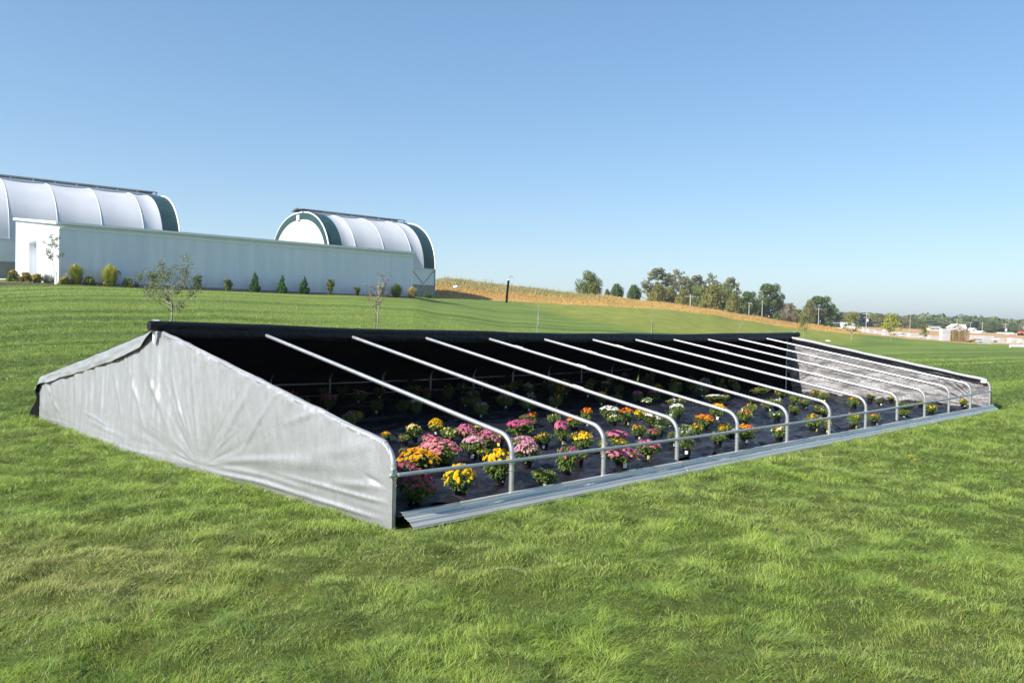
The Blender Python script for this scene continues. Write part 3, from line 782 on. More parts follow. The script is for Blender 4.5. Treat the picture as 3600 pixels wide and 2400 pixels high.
for u in (-.055, LEN + .22):
    m = MB(); P = [(u, RV - .03 + .062 * math.cos(a_), HR + .062 + .062 * math.sin(a_)) for a_ in np.linspace(R_(60), R_(120), 8)]
    V = []
    for p in P: V += [(p[0] - .028, p[1], p[2]), (p[0] + .028, p[1], p[2])]
    m.add(V, [[2 * i, 2 * i + 1, 2 * i + 3, 2 * i + 2] for i in range(7)])
    o = m.build('strap', M['strap'], house); m = MB()
    sm = o.modifiers.new('thickness', 'SOLIDIFY'); sm.thickness = .004
    z0 = HR + .005
    m.add([(u - .02, RV - .055, z0), (u - .02, RV + .005, z0), (u - .022, RV - .055, z0 - .11), (u - .022, RV + .005, z0 - .10), (u - .022, RV - .03, z0 - .145)], [[0, 1, 3], [0, 3, 2], [2, 3, 4]])
    o = m.build('strap_tail', M['strap'], house)
    sm = o.modifiers.new('thickness', 'SOLIDIFY'); sm.thickness = .004
# front baseboards: formed metal sheets leaning outwards, four lengths
bprof = [(-.024, .118), (-.050, .116), (-.054, .098), (-.068, .100), (-.074, .078), (-.080, .080), (-.096, .072), (-.100, .064), (-.118, .062), (-.124, .046), (-.148, .026), (-.152, .010), (-.166, .012)]
for i in range(4):
    u0, u1 = i * 3.66 + (.035 if i == 0 else 0), min((i + 1) * 3.66 + .06, LEN + .10); dz = .003 * (i % 2)
    us = np.linspace(u0, u1, 24)
    V = np.array([[(u + (p[0] * -.25 if u == u0 and i == 0 else 0), p[0] - dz + .010 * (fbm(u * .35, 0, 3, 2) - .5), p[1] + dz + .006 * (vnoise(u * 1.5, 1, 6) - .5)) for p in bprof] for u in us])
    o = mesh_np('baseboard', V.reshape(-1, 3), grid_faces(24, len(bprof)), M['board'], house, False)
    sm = o.modifiers.new('thickness', 'SOLIDIFY'); sm.thickness = .003
    for uu in np.arange(u0 + .6, u1, 1.2192):
        MB().lathe([(0, .007), (.006, .006), (.009, 0)], 8, (uu, -.078 - dz, .084 + dz)).build('bolt', M['bolt'], o)

# black ground cloth inside ------------------------------------------
def ground_cloth():
    nu, nv = 560, 260
    U, V_ = np.meshgrid(np.linspace(.05, LEN - .03, nu), np.linspace(-.015, WID - .05, nv), indexing='ij')
    z = .012 + .055 * fbm(U * 1.1, V_ * 1.6, 5, 3) 
    rid = 1 - np.abs(fbm(U * .8 + V_ * .25, V_ * 2.6, 31, 3) - .5) * 2
    z += .10 * np.clip(rid - .72, 0, 1) * 2.2
    rid2 = 1 - np.abs(fbm(U * 2.4, V_ * 1.5 + U * .4, 47, 3) - .5) * 2
    z += .055 * np.clip(rid2 - .70, 0, 1) * 2.0
    front = np.exp(-(V_ / .35) ** 2); z += front * .05 * fbm(U * 1.8, V_ * 3, 11, 3)
    o = mesh_np('ground_cloth', np.stack([U, V_, z], -1).reshape(-1, 3), grid_faces(nu, nv), M['weedcloth'], None, True)
    tag(o, 'wrinkled black woven weed fabric laid on the ground under the pipe frame', 'ground cloth')
    return U, V_, z
GCU, GCV, GCZ = ground_cloth()
def clothz(u, v):
    i = int(np.clip((u - .05) / (LEN - .08) * 559, 0, 559)); j = int(np.clip((v + .015) / (WID - .035) * 259, 0, 259))
    return float(GCZ[i, j])

# ------------------------------------------------------------------ potted chrysanthemums
def pot_mesh(r=.052, h=.088):
    m = MB(); m.lathe([(.0, .002), (r * .72, .002), (r * .74, .008), (r * .97, h * .86), (r * 1.06, h * .87), (r * 1.06, h), (r * .98, h), (r * .96, h * .9)], 20)
    o = m.build('pot', M['pot'], None, True); me = o.data; bpy.data.objects.remove(o); return me
def soil_mesh(r=.052, h=.088):
    n = 16; V = [(0, 0, h * .9)] + [(r * .95 * math.cos(2 * PI * k / n), r * .95 * math.sin(2 * PI * k / n), h * .9) for k in range(n)]
    o = mesh_np('soil', V, [[0, k + 1, (k + 1) % n + 1] for k in range(n)], M['soil']); me = o.data; bpy.data.objects.remove(o); return me
def label_mesh(mat):
    m = MB(); r = .0515
    V = []
    for k in range(5):
        a_ = -.32 + .16 * k
        V += [(r * math.cos(a_) * .93, r * math.sin(a_) * .93, .022), (r * math.cos(a_) * 1.04, r * math.sin(a_) * 1.04, .060)]
    o = mesh_np('care_label', V, [[2 * i, 2 * i + 1, 2 * i + 3, 2 * i + 2] for i in range(4)], mat); me = o.data; bpy.data.objects.remove(o); return me
def mum_foliage(seed, n=1000):
    """a bushy dome of lobed leaves, unit radius 1, height 1, from a narrow base"""
    r = np.random.default_rng(seed); V = []; F = []
    st = MB()
    tips = []
    for k in range(24):
        a_ = r.uniform(0, 2 * PI); q = r.uniform(.1, 1.) ** .6; h = (1 - .42 * q ** 2) * r.uniform(.66, 1.02)
        tip = np.array([math.cos(a_) * q * .85, math.sin(a_) * q * .85, h * .92]); tips.append(tip)
        base = np.array([math.cos(a_) * .12, math.sin(a_) * .12, .0]); mid = base * .4 + tip * .6; mid[2] = tip[2] * .45
        st.tube([base, mid, tip], [.014, .011, .007], 5, False)
    for k in range(n):
        t = tips[r.integers(len(tips))]; f = r.uniform(.12, 1.0)
        c = np.array([t[0] * f ** .8, t[1] * f ** .8, t[2] * f]) + r.normal(0, .10, 3)
        d = np.array([c[0], c[1], 0]) + r.normal(0, .35, 3); d /= np.linalg.norm(d) + 1e-6
        up = np.array([0, 0, 1.]) + r.normal(0, .5, 3); s = np.cross(d, up); s /= np.linalg.norm(s) + 1e-6
        nrm = np.cross(s, d); L = r.uniform(.11, .23); w = L * .36
        b = len(V)
        V += [c, c + d * L * .45 + s * w - nrm * .02, c + d * L - nrm * L * .25, c + d * L * .45 - s * w - nrm * .02, c + d * L * .4 + nrm * .03]
        F += [[b, b + 1, b + 4], [b + 1, b + 2, b + 4], [b + 2, b + 3, b + 4], [b + 3, b, b + 4]]
    st.add(np.array(V), np.array(F))
    o = st.build('foliage', M['leaf_mum'], None, False); me = o.data; bpy.data.objects.remove(o); return me, tips
def bloom_geo(r, c, nrm, size, V, F, T, tn, tint):
    t = np.cross(nrm, [0.3, .5, 1.]); t /= np.linalg.norm(t) + 1e-9; b = np.cross(nrm, t)
    for ring, (rad, lift, np_) in enumerate(((1., .12, 11), (.72, .32, 9), (.42, .5, 7))):
        ph = r.uniform(0, 6)
        for k in range(np_):
            a_ = ph + 2 * PI * k / np_; w = PI / np_ * 1.05
            d = math.cos(a_) * t + math.sin(a_) * b; l = math.cos(a_ - w) * t + math.sin(a_ - w) * b; q = math.cos(a_ + w) * t + math.sin(a_ + w) * b
            R0 = size * rad; i = len(V)
            V += [c + nrm * size * (lift * .5), c + l * R0 * .62 + nrm * size * lift, c + d * R0 + nrm * size * lift * (.55 + .5 * r.uniform()), c + q * R0 * .62 + nrm * size * lift]
            F.append([i, i + 1, i + 2, i + 3]); T += [0, .6, 1., .6]; tn += [tint + .12 * ring] * 4
def mum_blooms(seed, dens, size, mat, tips, cover='top'):
    r = np.random.default_rng(seed); V = []; F = []; T = []; tn = []
    for k in range(dens):
        a_ = r.uniform(0, 2 * PI)
        if cover == 'top': q = math.sqrt(r.uniform(0, .85)); h = (1 - .38 * q ** 2)
        elif cover == 'full': q = math.sqrt(r.uniform(0, 1.05)); h = (1.02 - .55 * q ** 2.2)
        else:
            t = tips[r.integers(len(tips))]; q = math.hypot(t[0], t[1]) + r.normal(0, .06); a_ = math.atan2(t[1], t[0]) + r.normal(0, .15); h = t[2] * 1.04
        c = np.array([math.cos(a_) * q, math.sin(a_) * q, h + r.normal(0, .03)])
        n_ = np.array([c[0] * .9, c[1] * .9, .75 + .2 * r.uniform()]) + r.normal(0, .18, 3); n_ /= np.linalg.norm(n_)
        bloom_geo(r, c, n_, size * r.uniform(.75, 1.15), V, F, T, tn, r.uniform(0, .9))
    o = mesh_np('flowers', np.array(V), np.array(F), mat, attrs=dict(tip=np.array(T), tint=np.clip(tn, 0, 1)))
    me = o.data; bpy.data.objects.remove(o); return me
POT = pot_mesh(); SOIL = soil_mesh(); LW = label_mesh(M['tagw']); LYW = label_mesh(M['tagy'])
FOL = [mum_foliage(100 + i) for i in range(5)]
BM = {}
def blooms(col, style, var):
    k = (col, style, var)
    if k not in BM:
        dens = {'full': 120, 'top': 60, 'some': 26, 'few': 9}[style]
        cover = {'full': 'full', 'top': 'top', 'some': 'tips', 'few': 'tips'}[style]
        BM[k] = mum_blooms(300 + len(BM), dens, .115 if style == 'full' else .13, M['bloom ' + col], FOL[var][1], cover)
    return BM[k]
PLANTS = []                                       # (object, u, v, colour, style)
def mum(u, v, wid, hgt, col, style, rz=None, pot=1.0, lab=None, col2=None):
    """wid = crown diameter, hgt = overall height (m)"""
    var = rnd.randrange(5); z = clothz(u, v) - .004
    rz = rnd.uniform(0, 6.28) if rz is None else rz
    root = empty('potted_chrysanthemum', (u, v, z), rz)
    root.rotation_euler[0] = rnd.uniform(-.05, .05); root.rotation_euler[1] = rnd.uniform(-.05, .05)
    p = link(bpy.data.objects.new('pot', POT), root); p.scale = (pot, pot, pot)
    s = link(bpy.data.objects.new('soil', SOIL), p)
    if lab:
        l = link(bpy.data.objects.new('care_label', LYW if lab == 'y' else LW), p)
        l.rotation_euler[2] = -2.25 - rz + rnd.uniform(-.35, .35)
    b = .072 * pot; ch = max(hgt - b, .08)
    f = link(bpy.data.objects.new('foliage', FOL[var][0]), root); f.location = (0, 0, b); qa, qb = rnd.uniform(.82, 1.14), rnd.uniform(.82, 1.14); f.scale = (wid / 2 * 1.04 * qa, wid / 2 * 1.04 * qb, ch * .95); f.rotation_euler = g_r = (rnd.uniform(-.16, .16), rnd.uniform(-.16, .16), 0)
    g = link(bpy.data.objects.new('flowers', blooms(col, style, var)), root); g.location = (0, 0, b); 
    k = wid / 2; g.scale = (k * qa, k * qb, ch * .98); g.rotation_euler = g_r
    if col2:
        g2 = link(bpy.data.objects.new('flowers', blooms(col2, 'few' if style != 'full' else 'some', (var + 1) % 5)), root); g2.location = (0, 0, b + .01); g2.scale = (k * qa, k * qb, ch); g2.rotation_euler = g_r
    PLANTS.append([root, u, v, col, style, col2, hgt, wid])
    return root
# (crop, x, y of pot foot, y of top, width, colour, how full, label, second colour)
CR = {1: (2.614, 1300, 1300), 2: (2.851, 2000, 1200), 3: (2.6133, 2700, 1100)}
LIST = [
 (1, 400, 1290, 950, 340, 'dusty pink', 'full', 0, 0), (1, 835, 1215, 915, 300, 'yellow', 'full', 0, 0), (1, 1190, 1110, 790, 250, 'yellow', 'top', 0, 0),
 (1, 450, 1075, 790, 350, 'golden yellow', 'full', 0, 0), (1, 630, 935, 655, 350, 'salmon pink', 'full', 0, 0), (1, 315, 745, 615, 110, 'red orange', 'few', 0, 0),
 (1, 400, 705, 530, 165, 'pale yellow', 'top', 0, 0), (1, 600, 655, 500, 125, 'yellow', 'full', 'w', 0), (1, 735, 735, 585, 160, 'pale yellow', 'some', 0, 0),
 (1, 880, 725, 550, 185, 'pink', 'full', 0, 0), (1, 1070, 800, 600, 170, 'pink', 'full', 0, 0), (1, 945, 868, 665, 190, 'pale pink', 'top', 'w', 0),
 (1, 1190, 755, 605, 140, 'yellow', 'some', 'y', 0), (1, 1000, 650, 540, 110, 'pale yellow', 'some', 0, 'golden yellow'), (1, 1385, 685, 500, 210, 'magenta', 'top', 0, 0),
 (1, 1440, 560, 450, 120, 'magenta', 'some', 0, 0), (1, 1495, 565, 420, 90, 'orange', 'top', 'w', 0), (1, 1410, 775, 650, 180, 'pale pink', 'full', 0, 0),
 (1, 1440, 962, 725, 220, 'pale pink', 'full', 0, 0), (1, 1600, 757, 580, 115, 'golden yellow', 'some', 'w', 0), (1, 1525, 760, 655, 90, 'yellow', 'top', 0, 0),
 (1, 1610, 1122, 930, 195, 'yellow', 'few', 'w', 0), (1, 1770, 712, 487, 145, 'pink', 'top', 'w', 0), (1, 1880, 610, 470, 130, 'orange', 'top', 0, 0),
 (1, 1690, 532, 400, 110, 'pale yellow', 'few', 0, 0), (1, 1990, 575, 408, 110, 'orange', 'top', 'w', 0), (1, 1965, 822, 630, 170, 'yellow', 'top', 0, 'pale yellow'),
 (1, 1800, 1030, 712, 200, 'pink', 'some', 0, 'dusty pink'), (1, 1920, 960, 800, 160, 'dusty pink', 'some', 0, 0), (1, 150, 700, 636, 80, 'golden yellow', 'top', 0, 0), (1, 312, 870, 740, 90, 'pale pink', 'some', 0, 0),
 (1, 1045, 905, 780, 130, 'yellow', 'few', 0, 0),
 (2, 405, 812, 655, 165, 'white', 'top', 0, 0), (2, 440, 912, 780, 115, 'golden yellow', 'few', 0, 'white'), (2, 582, 898, 725, 145, 'orange', 'top', 'y', 0),
 (2, 715, 842, 690, 120, 'yellow', 'full', 'w', 0), (2, 692, 1012, 835, 135, 'golden yellow', 'some', 'w', 0), (2, 845, 925, 745, 205, 'white', 'top', 0, 0),
 (2, 905, 975, 850, 110, 'white', 'few', 0, 0), (2, 785, 700, 625, 120, 'white', 'some', 0, 0), (2, 1070, 700, 580, 155, 'white', 'some', 0, 'golden yellow'),
 (2, 1090, 808, 655, 130, 'white', 'top', 0, 0), (2, 1010, 878, 690, 100, 'white', 'some', 'y', 0), (2, 475, 1062, 915, 200, 'pink', 'full', 0, 0),
 (2, 570, 1367, 1150, 310, 'pink', 'full', 'w', 0), (2, 500, 1205, 1070, 190, 'golden yellow', 'some', 0, 0), (2, 775, 1255, 1055, 215, 'pink', 'top', 'y', 0),
 (2, 840, 1060, 980, 150, 'dusty pink', 'top', 0, 0), (2, 1222, 1245, 1050, 135, 'dusty pink', 'few', 'w', 0), (2, 1165, 1042, 855, 130, 'white', 'some', 0, 0),
 (2, 1355, 912, 757, 170, 'orange', 'top', 0, 0), (2, 1285, 982, 817, 150, 'golden yellow', 'some', 0, 0), (2, 1485, 857, 690, 150, 'yellow', 'top', 'w', 'white'),
 (2, 1470, 662, 553, 170, 'white', 'top', 0, 'golden yellow'), (2, 1572, 640, 535, 80, 'golden yellow', 'few', 0, 0), (2, 1568, 1032, 840, 120, 'golden yellow', 'some', 0, 0),
 (2, 1640, 1025, 925, 90, 'white', 'full', 0, 0), (2, 1492, 1132, 968, 165, 'pale yellow', 'few', 0, 0), (2, 1758, 875, 700, 130, 'orange', 'some', 0, 'white'),
 (2, 1760, 1112, 925, 170, 'orange', 'top', 'w', 0), (2, 1822, 782, 640, 120, 'golden yellow', 'few', 'y', 0), (2, 1832, 655, 600, 80, 'orange', 'few', 0, 0),
 (2, 1912, 600, 505, 160, 'golden yellow', 'few', 0, 0), (2, 2000, 740, 590, 130, 'orange', 'some', 'w', 0), (2, 2080, 738, 600, 110, 'white', 'some', 0, 0),
 (2, 2122, 622, 510, 120, 'golden yellow', 'some', 0, 0), (2, 2085, 852, 740, 150, 'white', 'few', 0, 0), (2, 2105, 1062, 865, 145, 'golden yellow', 'some', 0, 'white'),
 (2, 2245, 812, 690, 90, 'golden yellow', 'few', 0, 0), (2, 1030, 1102, 920, 100, 'dusty pink', 'few', 'w', 0),
 (3, 120, 832, 735, 110, 'golden yellow', 'few', 0, 0), (3, 245, 882, 768, 90, 'golden yellow', 'few', 'y', 0), (3, 340, 915, 790, 95, 'magenta', 'few', 'w', 0),
 (3, 440, 800, 705, 80, 'golden yellow', 'some', 0, 0), (3, 512, 862, 760, 90, 'golden yellow', 'few', 'y', 0), (3, 458, 962, 855, 105, 'golden yellow', 'few', 0, 0),
 (3, 422, 1147, 960, 160, 'golden yellow', 'some', 'y', 0), (3, 532, 1022, 905, 80, 'pale yellow', 'few', 0, 0), (3, 618, 1162, 1022, 75, 'golden yellow', 'some', 'y', 0),
 (3, 240, 992, 890, 85, 'golden yellow', 'few', 0, 0), (3, 785, 930, 790, 130, 'golden yellow', 'some', 0, 0), (3, 790, 1102, 930, 105, 'yellow', 'some', 'y', 0),
 (3, 978, 1062, 935, 100, 'orange', 'some', 'w', 0), (3, 940, 852, 775, 85, 'golden yellow', 'few', 0, 0), (3, 1030, 872, 798, 80, 'orange', 'few', 'w', 0),
 (3, 1130, 852, 790, 80, 'golden yellow', 'some', 0, 0), (3, 1250, 925, 820, 135, 'yellow', 'few', 0, 0), (3, 1240, 992, 890, 110, 'golden yellow', 'few', 'w', 0),
 (3, 1402, 905, 850, 60, 'golden yellow', 'few', 0, 0), (3, 1495, 967, 850, 90, 'yellow', 'some', 0, 0), (3, 1792, 912, 820, 72, 'yellow', 'some', 'y', 0),
]
LIST += [(1, 330, 1180, 930, 220, 'dusty pink', 'top', 0, 0), (1, 560, 840, 660, 150, 'pink', 'top', 0, 0), (1, 960, 760, 600, 120, 'pink', 'some', 0, 0), (1, 700, 930, 740, 150, 'salmon pink', 'some', 0, 0),
 (1, 1330, 800, 680, 120, 'pale pink', 'some', 0, 0), (1, 1870, 730, 610, 110, 'golden yellow', 'few', 0, 0), (2, 330, 1190, 1080, 110, 'golden yellow', 'some', 0, 0), (2, 1180, 930, 840, 110, 'white', 'few', 0, 0)]
for (cr, x, yb, yt, w_, col, sty, lab, c2) in LIST:
    sc, ox, oy = CR[cr]
    px, pb, pt = ox + x / sc, oy + yb / sc, oy + yt / sc
    g = gnd(px, pb - 3, .03); u, v = float(g[0]), float(g[1])
    v = max(v, .13); u = min(max(u, .2), LEN - .2)
    dep = w2c(u, v)[1]
    wid = w_ / sc * dep / FPX * 1.22; hgt = (pb - pt) / FPX * dep * 1.04
    potk = 1.0 if wid < .26 else (1.15 if wid < .36 else 1.4)
    mum(u, v, wid, max(hgt, .15), col, sty, None, potk, lab or None, c2 or None)
# the shaded rear half: the same crop, standing in loose rows
occ = [(p[1], p[2]) for p in PLANTS]
cols_d = ['golden yellow', 'white', 'pink', 'orange', 'dusty pink', 'yellow', 'pale pink', 'pale yellow', 'magenta']
for iu in range(0, 22):
    for iv in range(6):
        u = .75 + iu * .64 + rnd.uniform(-.16, .16) + (.3 if iv % 2 else 0); v = 4.45 + iv * .68 + rnd.uniform(-.14, .14)
        if u > LEN - .3 or (rnd.random() < .30): continue
        if any((u - a_) ** 2 + (v - b_) ** 2 < .16 for a_, b_ in occ): continue
        occ.append((u, v))
        mum(u, v, rnd.uniform(.20, .32), rnd.uniform(.22, .33), rnd.choice(cols_d), rnd.choice(['top', 'some', 'some', 'few']), None, 1.0, rnd.choice([None, None, 'w', 'y']))
# labels: bay counted from the near end, rank counted from the front baseboard
ORD = ['', 'first', 'second', 'third', 'fourth', 'fifth', 'sixth', 'seventh', 'eighth', 'ninth', 'tenth', 'eleventh', 'twelfth', 'thirteenth', 'fourteenth', 'fifteenth', 'sixteenth', 'seventeenth', 'eighteenth', 'nineteenth', 'twentieth'] + ['twenty-' + q for q in ('first', 'second', 'third', 'fourth', 'fifth', 'sixth', 'seventh', 'eighth', 'ninth')] + ['thirtieth', 'thirty-first', 'thirty-second']
NUM = ['', 'one', 'two', 'three', 'four', 'five', 'six', 'seven', 'eight', 'nine', 'ten', 'eleven', 'twelve']
bays = {}
for p in PLANTS: bays.setdefault((min(int(p[1] / SP), NB - 1), p[2] > 4.3), []).append(p)
for (b, shade), ps in bays.items():
    ps.sort(key=lambda p: p[2])
    for i, p in enumerate(ps):
        sty = {'full': 'full of', 'top': 'topped with', 'some': 'with scattered', 'few': 'with few'}[p[4]]
        if shade: lb = 'shaded potted mum, %s blooms, %s back from mid floor, bay %s from left' % (p[3], ORD[i + 1], NUM[b + 1])
        else: lb = 'potted mum %s %s blooms, %s back from baseboard, bay %s' % (sty, p[3], ORD[i + 1], NUM[b + 1])
        tag(p[0], lb, 'potted plant',
            'potted chrysanthemums in the rear shade' if shade else 'potted chrysanthemums in the sunlit front half')
# loose fallen blossoms on the lawn in front of the boards
for k, (x, y) in enumerate(((3198, 1614), (3215, 1627))):
    g = gnd(x, y, .03); V = []; F = []; T = []; tn = []
    bloom_geo(np.random.default_rng(k), np.array([0, 0, 0.]), np.array([0, -.3, .95]), .03 - .008 * k, V, F, T, tn, .6)
    o = mesh_np('fallen_flower', np.array(V), np.array(F), M['bloom golden yellow'], attrs=dict(tip=np.array(T), tint=np.array(tn)))
    o.location = (g[0], g[1], .07)
    tag(o, ('larger' if k == 0 else 'smaller') + ' of two orange blossoms fallen on the lawn right of the baseboards', 'flower', 'fallen blossoms on the lawn')

# ------------------------------------------------------------------ long white building with the two arched greenhouses behind
def build_hall():
    L, Dp = 27.25, 17.0; zf, zb = 7.66, 9.40; zg = 2.6
    root = empty('white_hall', (*comp(0, 0), 0))
    def P(s, p, z): x, y = comp(s, p); return (x, y, z)
    def L3(s, p, z): q = P(s, p, z); return (q[0] - root.location[0], q[1] - root.location[1], q[2])
    def quadwall(pts, name, mat, lab=None):
        V = [L3(*q) for q in pts]; o = mesh_np(name, V, [list(range(len(pts)))] if len(pts) == 4 else [], mat, root); return o
    ry = math.atan2((comp(1, 0)[1] - comp(0, 0)[1]), (comp(1, 0)[0] - comp(0, 0)[0]))
    root.rotation_euler[2] = ry                    # from here on: local x along the long wall, local y away
    def pq(name, pts, mat, par=None): return mesh_np(name, pts, [[0, 1, 2, 3]], mat, par or root)
    pq('long_wall', [(0, 0, zg), (L, 0, zg), (L, 0, zf), (0, 0, zf)], M['panel'])
    # left end wall with the door opening cut out of it
    dy0, dy1, dz0, dz1 = 7.6, 10.7, 4.05, 7.0
    def zt(y): return zf + (zb - zf) * y / Dp
    m = MB()
    for (y0, y1, a0, a1, b0, b1) in ((0, dy0, zg, zg, zt(0), zt(dy0)), (dy1, Dp, zg, zg, zt(dy1), zt(Dp)), (dy0, dy1, dz1, dz1, zt(dy0), zt(dy1))):
        m.add([(0, y0, a0), (0, y1, a1), (0, y1, b1), (0, y0, b0)], [[0, 3, 2, 1]])
    m.add([(0, dy0, dz0), (.45, dy0, dz0), (.45, dy0, dz1), (0, dy0, dz1)], [[0, 1, 2, 3]])
    m.add([(0, dy1, dz0), (.45, dy1, dz0), (.45, dy1, dz1), (0, dy1, dz1)], [[0, 3, 2, 1]])
    m.add([(0, dy0, dz1), (.45, dy0, dz1), (.45, dy1, dz1), (0, dy1, dz1)], [[0, 1, 2, 3]])
    m.build('end_wall', M['panel'], root)
    pq('end_wall', [(L, 0, zg), (L, Dp, zg), (L, Dp, zb), (L, 0, zf)], M['panel'])
    pq('rear_wall', [(0, Dp, zg), (L, Dp, zg), (L, Dp, zb), (0, Dp, zb)], M['panel'])
    d = pq('door', [(.45, dy0, dz0), (.45, dy1, dz0), (.45, dy1, dz1), (.45, dy0, dz1)], M['door_white'])
    f = MB()
    for y in (dy0 - .06, dy1 + .06): f.box((-.03, y, (dz0 + dz1) / 2), (.06, .12, dz1 - dz0 + .24))
    f.box((-.03, (dy0 + dy1) / 2, dz1 + .09), (.06, dy1 - dy0 - .002, .12)); f.build('door_frame', M['trim'], root)
    m = MB(); m.add([(-.12, -.12, zf + .05), (L + .12, -.12, zf + .05), (L + .12, Dp, zb + .05), (-.12, Dp, zb + .05)], [[0, 1, 2, 3]])
    m.add([(-.12, -.12, zf + .01), (L + .12, -.12, zf + .01), (L + .12, Dp, zb + .01), (-.12, Dp, zb + .01)], [[0, 3, 2, 1]])
    m.build('roof', M['trim'], root)
    m = MB(); m.box((L / 2, -.16, zf - .02), (L + .36, .10, .16)); m.box((L / 2, -.035, zf - .36), (L - .02, .06, .10))
    sl = math.atan2(zb - zf, Dp); Mr = np.array([[1, 0, 0], [0, math.cos(sl), -math.sin(sl)], [0, math.sin(sl), math.cos(sl)]])
    m.box((-.16, Dp / 2, (zf + zb) / 2 - .02), (.10, Dp / math.cos(sl), .18), Mr)
    m.build('roof_trim', M['trim'], root)
    m = MB(); m.box((.03, -.025, (zg + zf) / 2 - .1), (.14, .045, zf - zg - .5)); m.box((L - .03, -.025, (zg + zf) / 2 - .1), (.14, .045, zf - zg - .5))
    m.build('corner_trim', M['trim'], root)
    m = MB(); m.box((L / 2, -.03, 3.78), (L - .2, .05, .14)); m.build('base_flashing', M['concrete'], root)
    m = MB(); m.tube([(2.9, -.10, 4.72), (3.7, -.10, 4.66), (3.7, -.1, 4.45)], .035, 8); m.tube([(2.9, -.1, 4.72), (2.9, -.02, 4.72)], .035, 8); m.tube([(3.2, -.1, 4.74), (3.2, -.1, 4.6)], .05, 8)
    m.build('wall_pipe', M['wood_stake'], root)
    tag(root, 'long low white panelled hall with shaded long side and sunlit end with a door', 'building')
build_hall()

